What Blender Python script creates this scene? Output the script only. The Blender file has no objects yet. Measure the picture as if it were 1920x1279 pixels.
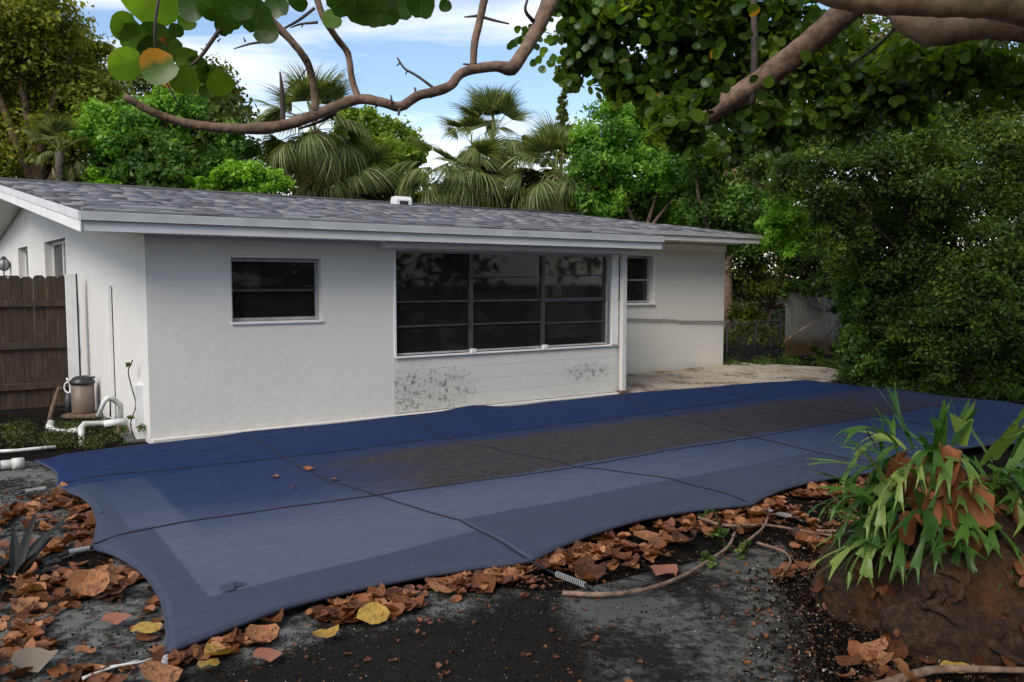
import bpy, math, random
import numpy as np
from mathutils import Vector, Matrix, noise as mnoise

# ------------------------------------------------------------------ camera, world, sun, exposure
SC = bpy.context.scene
COL = SC.collection
H = 1.75
PITCH = math.atan(109.5/1520)
cam_d = bpy.data.cameras.new('camera'); cam = bpy.data.objects.new('camera', cam_d); COL.objects.link(cam)
cam.location = (0, 0, H); cam.rotation_euler = (math.pi/2-PITCH, 0, 0)
cam_d.sensor_width = 36; cam_d.lens = 36*1520/1920; cam_d.clip_start = .05; cam_d.clip_end = 2000
SC.camera = cam

SUN_EL, SUN_AZ = math.radians(43), math.radians(-152)     # azimuth measured clockwise from +Y
W = bpy.data.worlds.new('World'); SC.world = W; W.use_nodes = True
nt = W.node_tree; nt.nodes.clear()
def N(t, typ, **k):
    n = t.nodes.new(typ)
    for a, b in k.items(): setattr(n, a, b)
    return n
out = N(nt, 'ShaderNodeOutputWorld'); bg = N(nt, 'ShaderNodeBackground'); bg.inputs[1].default_value = .1
sky = N(nt, 'ShaderNodeTexSky', sky_type='NISHITA', sun_disc=False, sun_elevation=SUN_EL, sun_rotation=SUN_AZ)
sky.air_density = 1.0; sky.dust_density = .6; sky.ozone_density = 1.4
tc = N(nt, 'ShaderNodeTexCoord'); sep = N(nt, 'ShaderNodeSeparateXYZ'); nt.links.new(tc.outputs['Generated'], sep.inputs[0])
def M(t, op, a, b=None, c=None):
    n = N(t, 'ShaderNodeMath', operation=op)
    for i, v in enumerate((a, b, c)):
        if v is None: continue
        if isinstance(v, (int, float)): n.inputs[i].default_value = v
        else: t.links.new(v, n.inputs[i])
    return n.outputs[0]
zc = M(nt, 'MAXIMUM', sep.outputs[2], 0.0)
dn = M(nt, 'ADD', zc, .16)
px_ = M(nt, 'DIVIDE', sep.outputs[0], dn); py_ = M(nt, 'DIVIDE', sep.outputs[1], dn)
cmb = N(nt, 'ShaderNodeCombineXYZ'); nt.links.new(M(nt, 'MULTIPLY', px_, .55), cmb.inputs[0]); nt.links.new(M(nt, 'MULTIPLY', py_, 1.5), cmb.inputs[1])
nz = N(nt, 'ShaderNodeTexNoise'); nz.inputs['Scale'].default_value = 1.5; nz.inputs['Detail'].default_value = 8; nz.inputs['Roughness'].default_value = .55; nz.inputs['Distortion'].default_value = .5
nt.links.new(cmb.outputs[0], nz.inputs['Vector'])
rp = N(nt, 'ShaderNodeValToRGB'); rp.color_ramp.elements[0].position = .44; rp.color_ramp.elements[1].position = .70
nt.links.new(nz.outputs[0], rp.inputs[0])
hz = N(nt, 'ShaderNodeMapRange'); hz.inputs[1].default_value = .02; hz.inputs[2].default_value = .22; hz.inputs[3].default_value = .85; hz.inputs[4].default_value = 0.0
hz.interpolation_type = 'SMOOTHSTEP'
nt.links.new(zc, hz.inputs[0])
cl = M(nt, 'MAXIMUM', M(nt, 'MULTIPLY', rp.outputs[0], .85), hz.outputs[0])
mx = N(nt, 'ShaderNodeMixRGB'); nt.links.new(cl, mx.inputs[0])
mulc = N(nt, 'ShaderNodeMixRGB', blend_type='MULTIPLY'); mulc.inputs[0].default_value = 1; mulc.inputs[2].default_value = (1.0, 1.0, 1.0, 1)
nt.links.new(sky.outputs[0], mulc.inputs[1])
nt.links.new(mulc.outputs[0], mx.inputs[1]); mx.inputs[2].default_value = (8.4, 8.0, 7.4, 1)
nt.links.new(mx.outputs[0], bg.inputs[0]); nt.links.new(bg.outputs[0], out.inputs[0])

sd = bpy.data.lights.new('sun', 'SUN'); sun = bpy.data.objects.new('sun', sd); COL.objects.link(sun)
sd.energy = 1.55; sd.angle = math.radians(30); sd.color = (1.0, .92, .80)
sdir = Vector((math.sin(SUN_AZ)*math.cos(SUN_EL), math.cos(SUN_AZ)*math.cos(SUN_EL), math.sin(SUN_EL)))
sun.rotation_euler = sdir.to_track_quat('Z', 'Y').to_euler()
vs = SC.view_settings; vs.view_transform = 'Standard'; vs.look = 'None'; vs.gamma = 1; vs.use_curve_mapping = False; vs.exposure = 1.0
SC.cycles.max_bounces = 6; SC.cycles.transparent_max_bounces = 12; SC.cycles.caustics_reflective = False; SC.cycles.caustics_refractive = False

# ------------------------------------------------------------------ helpers
rng = np.random.default_rng(7); random.seed(7)
C0 = Vector((-3.9332, 8.7276, 0)); E1 = Vector((.82694, .56228, 0)); E2 = Vector((-.56228, .82694, 0))
ANG = math.atan2(.56228, .82694)
def hw(a, b, z=0): return C0 + E1*a + E2*b + Vector((0, 0, z))
FW = Vector((0, math.cos(PITCH), -math.sin(PITCH))); UP = Vector((0, math.sin(PITCH), math.cos(PITCH)))
def ray(x, y): return Vector((1, 0, 0))*((x-960)/1520) - UP*((y-639.5)/1520) + FW
def at(x, y, Y):
    d = ray(x, y); return Vector((0, 0, H)) + d*(Y/d.y)
def gr(x, y, z=0):
    d = ray(x, y); return Vector((0, 0, H)) + d*((z-H)/d.z)

def tag(o, label=None, cat=None, group=None, kind=None):
    if label: o['label'] = label
    if cat: o['category'] = cat
    if group: o['group'] = group
    if kind: o['kind'] = kind
    return o
def empty(name, loc, rz=0, **k):
    o = bpy.data.objects.new(name, None); o.empty_display_size = .1; COL.objects.link(o); o.location = loc; o.rotation_euler = (0, 0, rz)
    return tag(o, **k)
def link(name, me, parent=None, loc=None, rot=None, scale=None):
    o = bpy.data.objects.new(name, me); COL.objects.link(o); o.parent = parent
    if loc is not None: o.location = loc
    if rot is not None: o.rotation_euler = rot
    if scale is not None: o.scale = scale
    return o

class MB:
    def __init__(s): s.v = []; s.f = []; s.sm = []
    def poly(s, pts, sm=False):
        i = len(s.v); s.v += [tuple(p) for p in pts]; s.f.append(tuple(range(i, i+len(pts)))); s.sm.append(sm)
    def box(s, x0, x1, y0, y1, z0, z1, mat=None):
        i = len(s.v)
        P = [(x0,y0,z0),(x1,y0,z0),(x1,y1,z0),(x0,y1,z0),(x0,y0,z1),(x1,y0,z1),(x1,y1,z1),(x0,y1,z1)]
        if mat is not None: P = [tuple(mat @ Vector(p)) for p in P]
        s.v += P
        for f in ((0,3,2,1),(4,5,6,7),(0,1,5,4),(1,2,6,5),(2,3,7,6),(3,0,4,7)):
            s.f.append(tuple(i+k for k in f)); s.sm.append(False)
        return s
    def prism(s, pts, z0, z1):
        n = len(pts); i = len(s.v)
        s.v += [(p[0], p[1], z0) for p in pts] + [(p[0], p[1], z1) for p in pts]
        s.f.append(tuple(i+k for k in reversed(range(n)))); s.f.append(tuple(i+n+k for k in range(n))); s.sm += [False, False]
        for k in range(n):
            k2 = (k+1) % n; s.f.append((i+k, i+k2, i+n+k2, i+n+k)); s.sm.append(False)
        return s
    def extr(s, pts, d):      # any planar polygon extruded by vector d
        n = len(pts); i = len(s.v); d = Vector(d)
        s.v += [tuple(p) for p in pts] + [tuple(Vector(p)+d) for p in pts]
        s.f.append(tuple(i+k for k in range(n))); s.f.append(tuple(i+n+k for k in reversed(range(n)))); s.sm += [False, False]
        for k in range(n):
            k2 = (k+1) % n; s.f.append((i+k2, i+k, i+n+k, i+n+k2)); s.sm.append(False)
        return s
    def tube(s, pts, rad, n=8, cap=True, flat=1.0, bump=0):
        pts = [Vector(p) for p in pts]
        if not hasattr(rad, '__len__'): rad = [rad]*len(pts)
        i0 = len(s.v); ref = None
        for k, p in enumerate(pts):
            t = (pts[min(k+1, len(pts)-1)] - pts[max(k-1, 0)]).normalized()
            if ref is None:
                ref = Vector((0, 0, 1)) if abs(t.z) < .9 else Vector((1, 0, 0))
            u = (ref - t*ref.dot(t)).normalized(); w = t.cross(u); ref = u
            for j in range(n):
                a = 2*math.pi*j/n; r = rad[k]*(1+(random.uniform(-bump, bump) if bump else 0))
                s.v.append(tuple(p + u*math.cos(a)*r*flat + w*math.sin(a)*r))
        for k in range(len(pts)-1):
            for j in range(n):
                j2 = (j+1) % n; s.f.append((i0+k*n+j, i0+k*n+j2, i0+(k+1)*n+j2, i0+(k+1)*n+j)); s.sm.append(True)
        if cap:
            s.f.append(tuple(i0+j for j in reversed(range(n)))); s.f.append(tuple(i0+(len(pts)-1)*n+j for j in range(n))); s.sm += [False, False]
        return s
    def lathe(s, prof, n=20, c=(0, 0, 0)):
        i0 = len(s.v)
        for r, z in prof:
            for j in range(n):
                a = 2*math.pi*j/n; s.v.append((c[0]+r*math.cos(a), c[1]+r*math.sin(a), c[2]+z))
        for k in range(len(prof)-1):
            for j in range(n):
                j2 = (j+1) % n; s.f.append((i0+k*n+j, i0+k*n+j2, i0+(k+1)*n+j2, i0+(k+1)*n+j)); s.sm.append(True)
        s.f.append(tuple(i0+j for j in reversed(range(n)))); s.f.append(tuple(i0+(len(prof)-1)*n+j for j in range(n))); s.sm += [False, False]
        return s
    def mesh(s, name, mat=None):
        me = bpy.data.meshes.new(name); me.from_pydata(s.v, [], s.f)
        me.polygons.foreach_set('use_smooth', s.sm)
        if mat: me.materials.append(mat)
        me.update(); return me
    def build(s, name, mat=None, parent=None, bevel=0, **k):
        o = link(name, s.mesh(name, mat), parent)
        if bevel:
            b = o.modifiers.new('bevel', 'BEVEL'); b.width = bevel; b.segments = 2; b.limit_method = 'ANGLE'
        return tag(o, **k)

def spline(pts, n):
    pts = [Vector(p) for p in pts]; out = []
    P = [pts[0]*2-pts[1]] + pts + [pts[-1]*2-pts[-2]]
    for i in range(1, len(P)-2):
        for k in range(n):
            t = k/n; a, b, c, d = P[i-1], P[i], P[i+1], P[i+2]
            out.append(.5*((2*b)+(c-a)*t+(2*a-5*b+4*c-d)*t*t+(3*b-a-3*c+d)*t**3))
    out.append(pts[-1]); return out
def lerpl(vals, n):      # radii to match spline()
    o = []
    for i in range(len(vals)-1):
        for k in range(n): o.append(vals[i]+(vals[i+1]-vals[i])*k/n)
    return o+[vals[-1]]

def scatter(name, tv, tf, P, R, S, mat, parent=None, tint=None, smooth=False, kind=None):
    """one mesh of many copies of a little template: tv (k,3), tf (m,q), P (n,3), R (n,3,3), S (n,) or (n,3)"""
    tv = np.asarray(tv, float); tf = np.asarray(tf, int); P = np.asarray(P, float); n = len(P); k = len(tv)
    S = np.asarray(S, float)
    if S.ndim == 1: S = np.repeat(S[:, None], 3, 1)
    V = np.einsum('nij,nkj->nki', R, tv[None]*S[:, None, :]) + P[:, None, :]
    V = V.reshape(-1, 3)
    Fc = (tf[None] + (np.arange(n)*k)[:, None, None]).reshape(-1, tf.shape[1])
    me = bpy.data.meshes.new(name)
    me.vertices.add(len(V)); me.vertices.foreach_set('co', V.ravel().astype(np.float32))
    q = Fc.shape[1]; me.loops.add(Fc.size); me.loops.foreach_set('vertex_index', Fc.ravel().astype(np.int32))
    me.polygons.add(len(Fc)); me.polygons.foreach_set('loop_start', (np.arange(len(Fc))*q).astype(np.int32))
    me.polygons.foreach_set('loop_total', np.full(len(Fc), q, np.int32))
    if smooth: me.polygons.foreach_set('use_smooth', np.ones(len(Fc), bool))
    me.materials.append(mat); me.update(calc_edges=True)
    if tint is None: tint = rng.random(n)
    at_ = me.attributes.new('tint', 'FLOAT', 'POINT'); at_.data.foreach_set('value', np.repeat(tint, k).astype(np.float32))
    if name is None: return me
    o = link(name, me, parent)
    if kind: o['kind'] = kind
    return o

def rotmats(nrm, spin):
    nrm = nrm/np.linalg.norm(nrm, axis=1, keepdims=True)
    ref = np.where(np.abs(nrm[:, 2:3]) < .95, np.array([[0, 0, 1.]]), np.array([[1., 0, 0]]))
    u = np.cross(ref, nrm); u /= np.linalg.norm(u, axis=1, keepdims=True); w = np.cross(nrm, u)
    c, s_ = np.cos(spin)[:, None], np.sin(spin)[:, None]
    u2 = u*c+w*s_; w2 = -u*s_+w*c
    return np.stack([u2, w2, nrm], axis=2)

# ------------------------------------------------------------------ materials
def mat(name):
    m = bpy.data.materials.new(name); m.use_nodes = True; t = m.node_tree; b = t.nodes['Principled BSDF']; return m, t, b
def texc(t, scale=1.0, which='Object', stretch=None):
    tcn = N(t, 'ShaderNodeTexCoord')
    if stretch is None and scale == 1.0: return tcn.outputs[which]
    mp = N(t, 'ShaderNodeMapping'); mp.inputs['Scale'].default_value = stretch or (scale,)*3
    t.links.new(tcn.outputs[which], mp.inputs[0]); return mp.outputs[0]
def noise_(t, vec, scale, detail=5, rough=.6, dist=0):
    n = N(t, 'ShaderNodeTexNoise'); n.inputs['Scale'].default_value = scale; n.inputs['Detail'].default_value = detail
    n.inputs['Roughness'].default_value = rough; n.inputs['Distortion'].default_value = dist; t.links.new(vec, n.inputs['Vector']); return n.outputs[0]
def ramp(t, fac, stops):
    r = N(t, 'ShaderNodeValToRGB'); e = r.color_ramp.elements
    while len(e) < len(stops): e.new(.5)
    for i, (p, c) in enumerate(stops):
        e[i].position = p; e[i].color = (c[0], c[1], c[2], 1) if hasattr(c, '__len__') else (c, c, c, 1)
    t.links.new(fac, r.inputs[0]); return r.outputs[0]
def mixc(t, fac, a, b, mode='MIX'):
    n = N(t, 'ShaderNodeMixRGB', blend_type=mode)
    for i, v in enumerate((fac, a, b)):
        if isinstance(v, (int, float)): n.inputs[i].default_value = v
        elif hasattr(v, '__len__'): n.inputs[i].default_value = (*v, 1)
        else: t.links.new(v, n.inputs[i])
    return n.outputs[0]
def bump(t, b, h, dist, strength=1.0):
    n = N(t, 'ShaderNodeBump'); n.inputs['Distance'].default_value = dist; n.inputs['Strength'].default_value = strength
    t.links.new(h, n.inputs['Height']); t.links.new(n.outputs[0], b.inputs['Normal'])
def sm(t, v, a, b):
    n = N(t, 'ShaderNodeMapRange', interpolation_type='SMOOTHSTEP'); n.inputs[1].default_value = a; n.inputs[2].default_value = b
    t.links.new(v, n.inputs[0]); return n.outputs[0]

def simple(name, c0, c1, scale=3, rough=.8, bmp=0, bscale=60, stretch=None, detail=5, lo=.35, hi=.65, spec=None):
    m, t, b = mat(name); v = texc(t, 1.0, 'Object', stretch)
    n = noise_(t, v, scale, detail); t.links.new(ramp(t, n, [(lo, c0), (hi, c1)]), b.inputs['Base Color'])
    b.inputs['Roughness'].default_value = rough
    if spec is not None: b.inputs['Specular IOR Level'].default_value = spec
    if bmp: bump(t, b, noise_(t, v, bscale, 4), bmp)
    return m

def leafm(name, c0, c1, c2=None, trans=.35, rough=.45, spots=False, spec=.3):
    """leaf colour varies from leaf to leaf by the stored random number 'tint'"""
    m, t, b = mat(name); a = N(t, 'ShaderNodeAttribute', attribute_name='tint')
    st = [(0, c0), (1, c1)] if c2 is None else [(0, c0), (.6, c1), (1, c2)]
    col = ramp(t, a.outputs['Fac'], st)
    if spots:
        n = noise_(t, texc(t), 5, 6, .7); col = mixc(t, sm(t, n, .45, .72), col, tuple(x*.6 for x in c0)); col = mixc(t, M(t, 'MULTIPLY', sm(t, noise_(t, texc(t), 3, 2), .5, .7), .35), col, (.36, .15, .10)); bump(t, b, n, .02)
    t.links.new(col, b.inputs['Base Color']); b.inputs['Roughness'].default_value = rough; b.inputs['Specular IOR Level'].default_value = spec
    tr = N(t, 'ShaderNodeBsdfTranslucent'); t.links.new(mixc(t, 1, col, (1.35, 1.3, .55), 'MULTIPLY'), tr.inputs[0])
    mx = N(t, 'ShaderNodeMixShader'); mx.inputs[0].default_value = trans
    t.links.new(b.outputs[0], mx.inputs[1]); t.links.new(tr.outputs[0], mx.inputs[2]); t.links.new(mx.outputs[0], t.nodes['Material Output'].inputs[0])
    return m

def stucco(name, base, dirty=.0, blocks=False):
    m, t, b = mat(name); v = texc(t)
    big = noise_(t, v, .9, 4); fine = noise_(t, v, 90, 5); mid = noise_(t, v, 7, 6, .7)
    c = ramp(t, big, [(.3, tuple(x*.93 for x in base)), (.7, base)])
    s = N(t, 'ShaderNodeSeparateXYZ'); t.links.new(v, s.inputs[0])
    # splash dirt creeping up from the ground and faint brown runs, as real stains
    foot = M(t, 'MULTIPLY', sm(t, M(t, 'ADD', s.outputs[2], M(t, 'MULTIPLY', mid, .25)), .34, .1), .45)
    c = mixc(t, foot, c, (base[0]*.62, base[1]*.6, base[2]*.55))
    vs_ = texc(t, 1, 'Object', (6, 6, .5)); run = noise_(t, vs_, 1.2, 4)
    c = mixc(t, M(t, 'MULTIPLY', sm(t, run, .6, .8), .12), c, (.45, .40, .34))
    if dirty:
        # mildew patches and peeled paint: left patch around x=3.4, right patch around x=6.2
        x = s.outputs[0]; z = s.outputs[2]
        d1 = M(t, 'ADD', M(t, 'POWER', M(t, 'DIVIDE', M(t, 'SUBTRACT', x, 3.4), .85), 2), M(t, 'POWER', M(t, 'DIVIDE', M(t, 'SUBTRACT', z, .33), .38), 2))
        d2 = M(t, 'ADD', M(t, 'POWER', M(t, 'DIVIDE', M(t, 'SUBTRACT', x, 6.15), .6), 2), M(t, 'POWER', M(t, 'DIVIDE', M(t, 'SUBTRACT', z, .4), .16), 2))
        mask = M(t, 'MAXIMUM', sm(t, d1, 1.3, .1), M(t, 'MULTIPLY', sm(t, d2, 1.2, .1), .9))
        mask = M(t, 'MAXIMUM', mask, .12)
        sp = noise_(t, v, 14, 8, .72, .6)
        spots = M(t, 'MULTIPLY', M(t, 'MULTIPLY', sm(t, sp, .47, .58), sm(t, noise_(t, texc(t, 1, 'Object', (4, 4, 6)), 1.6, 5, .7, .8), .42, .58)), mask)
        c = mixc(t, M(t, 'MULTIPLY', mask, .4), c, (.42, .42, .38))
        c = mixc(t, M(t, 'MULTIPLY', spots, .9), c, (.13, .125, .115))
        sp2 = noise_(t, texc(t, 1, 'Object', (9, 9, 16)), 1.3, 8, .75, 1.0)
        c = mixc(t, M(t, 'MULTIPLY', sm(t, sp2, .7, .74), .6), c, (.2, .19, .17))
    t.links.new(c, b.inputs['Base Color']); b.inputs['Roughness'].default_value = .9; b.inputs['Specular IOR Level'].default_value = .25
    bump(t, b, M(t, 'ADD', fine, M(t, 'MULTIPLY', mid, 1.5)), .006, .6)
    return m

MT = {}
MT['stucco'] = stucco('white_stucco', (.68, .662, .635))
MT['block'] = stucco('painted_block', (.65, .635, .61), dirty=1)
MT['trim'] = simple('white_trim_paint', (.66, .66, .66), (.78, .78, .78), 5, .55, .002, 40)
MT['fascia'] = simple('grey_fascia_paint', (.56, .56, .57), (.66, .66, .67), 2, .5, .001, 30)
MT['drip'] = simple('grey_drip_edge_metal', (.36, .37, .38), (.45, .46, .47), 2.5, .45)
MT['soffit'] = simple('soffit_paint', (.74, .73, .70), (.80, .79, .76), 3, .8)
MT['alu'] = simple('weathered_aluminium_frame', (.26, .26, .27), (.42, .42, .43), 6, .5, .001, 50)
MT['dark_frame'] = simple('dark_window_bar', (.03, .03, .032), (.06, .06, .065), 6, .5)
MT['bar'] = simple('grey_window_bar', (.03, .03, .032), (.065, .065, .07), 6, .5)
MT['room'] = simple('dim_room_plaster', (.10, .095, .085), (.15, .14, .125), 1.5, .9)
MT['daylight_panel'] = simple('pale_daylight_panel', (.55, .53, .47), (.66, .64, .58), 3, .9, stretch=(12, 12, 1))  # pale colour standing in for daylight through the rear windows
MT['pvc'] = simple('dirty_white_pvc', (.42, .41, .37), (.68, .68, .66), 9, .5, .001, 60)
MT['filter'] = simple('tan_filter_plastic', (.135, .10, .08), (.18, .14, .115), 3, .5)
MT['black'] = simple('black_plastic', (.018, .018, .02), (.03, .03, .035), 3, .4)
MT['rust'] = simple('rusty_metal', (.09, .05, .03), (.17, .11, .075), 18, .8, .002, 60)
MT['bark'] = simple('grey_brown_bark', (.085, .05, .035), (.24, .155, .11), 14, .85, .012, 26, detail=7)
MT['bark_pale'] = simple('pale_peeling_bark', (.24, .14, .085), (.60, .42, .28), 5, .8, .01, 14, detail=7)
MT['twig'] = simple('dark_twig', (.04, .03, .028), (.085, .065, .055), 12, .8, .002, 40)
MT['palm_trunk'] = simple('palm_trunk_bark', (.09, .075, .055), (.17, .14, .11), 8, .9, .02, 14, stretch=(1, 1, 4))
def root_mat():
    m, t, b = mat('root_ball_bark'); v = texc(t); n1 = noise_(t, v, 3.5, 6, .65); n2 = noise_(t, v, 26, 10, .8, 0); oi = N(t, 'ShaderNodeObjectInfo')
    c = ramp(t, n2, [(.3, (.015, .008, .005)), (.48, (.065, .034, .019)), (.62, (.17, .095, .055)), (.78, (.34, .22, .14))])
    c = mixc(t, sm(t, n1, .5, .66), c, ramp(t, n2, [(.3, (.07, .026, .010)), (.7, (.26, .11, .045))])); c = mixc(t, M(t, 'MULTIPLY', oi.outputs['Random'], .35), c, (.10, .075, .055))
    t.links.new(c, b.inputs['Base Color']); b.inputs['Roughness'].default_value = .85; b.inputs['Specular IOR Level'].default_value = .3; bump(t, b, M(t, 'ADD', n2, noise_(t, v, 70, 6, .8)), .06); return m
MT['root'] = root_mat()
MT['vent'] = simple('white_metal_vent', (.62, .62, .62), (.75, .75, .75), 4, .45)

def roof_mat():
    m, t, b = mat('asphalt_shingle'); v = texc(t); a = N(t, 'ShaderNodeAttribute', attribute_name='tint')
    c = ramp(t, a.outputs['Fac'], [(0, (.07, .07, .075)), (.5, (.155, .155, .165)), (1, (.29, .29, .30))])
    c = mixc(t, .5, c, ramp(t, noise_(t, v, 55, 5, .8), [(.3, (.06, .06, .065)), (.7, (.4, .4, .41))]), 'OVERLAY')
    t.links.new(c, b.inputs['Base Color']); b.inputs['Roughness'].default_value = .9; bump(t, b, noise_(t, v, 120, 3), .004); return m
MT['shingle'] = roof_mat()

def glass_mat():
    m, t, b = mat('dusty_window_glass'); v = texc(t)
    g = N(t, 'ShaderNodeBsdfGlossy'); g.inputs['Roughness'].default_value = .035; g.inputs[0].default_value = (.8, .8, .8, 1)
    tr = N(t, 'ShaderNodeBsdfTransparent'); tr.inputs[0].default_value = (.62, .63, .62, 1)
    di = N(t, 'ShaderNodeBsdfDiffuse'); di.inputs[0].default_value = (.3, .3, .3, 1)
    fr = N(t, 'ShaderNodeFresnel'); fr.inputs[0].default_value = 1.5
    m1 = N(t, 'ShaderNodeMixShader'); t.links.new(M(t, 'MULTIPLY', fr.outputs[0], .32), m1.inputs[0]); t.links.new(tr.outputs[0], m1.inputs[1]); t.links.new(g.outputs[0], m1.inputs[2])
    dust = M(t, 'ADD', M(t, 'MULTIPLY', sm(t, noise_(t, texc(t, 1, 'Object', (1, 1, 2.2)), 2.2, 6, .7), .45, .8), .07), .03)
    m2 = N(t, 'ShaderNodeMixShader'); t.links.new(dust, m2.inputs[0]); t.links.new(m1.outputs[0], m2.inputs[1]); t.links.new(di.outputs[0], m2.inputs[2])
    t.links.new(m2.outputs[0], t.nodes['Material Output'].inputs[0]); return m
MT['glass'] = glass_mat()
def screen_mat():
    m, t, b = mat('insect_screen'); tr = N(t, 'ShaderNodeBsdfTransparent'); tr.inputs[0].default_value = (.5, .5, .5, 1)
    d = N(t, 'ShaderNodeBsdfDiffuse'); d.inputs[0].default_value = (.03, .03, .032, 1); mxs = N(t, 'ShaderNodeMixShader'); mxs.inputs[0].default_value = .35
    t.links.new(tr.outputs[0], mxs.inputs[1]); t.links.new(d.outputs[0], mxs.inputs[2]); t.links.new(mxs.outputs[0], t.nodes['Material Output'].inputs[0]); return m
MT['screen'] = screen_mat()

def wood_mat():
    m, t, b = mat('weathered_fence_wood'); v = texc(t, 1, 'Object', (14, 14, 1.1)); n = noise_(t, v, 2.2, 7, .65, .3)
    oi = N(t, 'ShaderNodeObjectInfo')
    c = ramp(t, n, [(.25, (.014, .009, .006)), (.5, (.048, .030, .020)), (.78, (.14, .095, .065))])
    c = mixc(t, M(t, 'MULTIPLY', oi.outputs['Random'], .6), c, (.035, .026, .02))
    gn = noise_(t, texc(t), 2.5, 5); c = mixc(t, M(t, 'MULTIPLY', sm(t, gn, .5, .7), .35), c, (.045, .05, .025))
    t.links.new(c, b.inputs['Base Color']); b.inputs['Roughness'].default_value = .9; bump(t, b, n, .006); return m
MT['wood'] = wood_mat()

def ground_mat():
    m, t, b = mat('dark_soil'); v = texc(t); n1 = noise_(t, v, .7, 5); n2 = noise_(t, v, 9, 9, .75); n3 = noise_(t, v, 60, 6, .8)
    c = ramp(t, n2, [(.3, (.004, .003, .0025)), (.52, (.010, .008, .006)), (.72, (.032, .025, .019))])
    c = mixc(t, M(t, 'MULTIPLY', sm(t, n1, .45, .65), .35), c, (.026, .019, .014))
    c = mixc(t, M(t, 'MULTIPLY', sm(t, n3, .66, .72), .7), c, (.22, .17, .13))
    t.links.new(c, b.inputs['Base Color']); b.inputs['Roughness'].default_value = .95; b.inputs['Specular IOR Level'].default_value = .06
    bump(t, b, M(t, 'ADD', n2, M(t, 'MULTIPLY', n3, .5)), .05); return m
MT['soil'] = ground_mat()

def concrete_mat(name, lo, hi, dirt, dcol=(.03, .022, .016), line=None, seed=0.0):
    m, t, b = mat(name); tcn = N(t, 'ShaderNodeTexCoord'); mp = N(t, 'ShaderNodeMapping'); mp.inputs['Location'].default_value = (seed, seed*1.7, 0)
    t.links.new(tcn.outputs['Object'], mp.inputs[0]); v = mp.outputs[0]
    n1 = noise_(t, v, 1.4, 6, .6); n2 = noise_(t, v, 13, 10, .78, 0); n3 = noise_(t, v, 130, 4, .7)
    c = ramp(t, n1, [(.3, lo), (.7, hi)]); c = mixc(t, .35, c, ramp(t, n3, [(.3, .25), (.7, .8)]), 'OVERLAY')
    k = sm(t, M(t, 'ADD', M(t, 'MULTIPLY', n2, .5), M(t, 'MULTIPLY', n1, .5)), 1-dirt-.06, 1-dirt+.06)
    if line:          # soil has washed over the slab on the far side of a line (two ground points)
        (ax, ay), (bx, by), amp = line; L = math.hypot(bx-ax, by-ay); s = N(t, 'ShaderNodeSeparateXYZ'); t.links.new(tcn.outputs['Object'], s.inputs[0])
        dd = M(t, 'ADD', M(t, 'MULTIPLY', M(t, 'SUBTRACT', s.outputs[0], ax), -(by-ay)/L), M(t, 'MULTIPLY', M(t, 'SUBTRACT', s.outputs[1], ay), (bx-ax)/L))
        k = M(t, 'MAXIMUM', k, sm(t, M(t, 'ADD', dd, M(t, 'MULTIPLY', M(t, 'SUBTRACT', M(t, 'ADD', M(t, 'MULTIPLY', n1, .5), M(t, 'MULTIPLY', n2, .5)), .5), amp*1.4)), -.08, .12))
    c = mixc(t, M(t, 'MULTIPLY', k, .94), c, mixc(t, n2, tuple(x*.5 for x in dcol), tuple(x*1.5 for x in dcol)))
    t.links.new(c, b.inputs['Base Color']); b.inputs['Roughness'].default_value = .95; b.inputs['Specular IOR Level'].default_value = .08
    bump(t, b, M(t, 'ADD', n3, M(t, 'MULTIPLY', k, 2.0)), .006); return m
P2 = lambda x, y: tuple(gr(x, y)[:2])
MT['deck'] = concrete_mat('stained_concrete_deck', (.10, .105, .10), (.22, .22, .205), .47, (.006, .0048, .0038), line=(P2(900, 1128), P2(330, 1262), 1.1))
MT['near_slab'] = concrete_mat('dirty_near_concrete', (.065, .07, .067), (.145, .135, .122), .475, (.008, .006, .0045), line=(P2(1180, 1330), P2(1062, 1140), .55), seed=3.1)
MT['patio'] = concrete_mat('beige_patio_stone', (.34, .28, .22), (.58, .52, .44), .455, (.12, .075, .04), seed=5.2)

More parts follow.
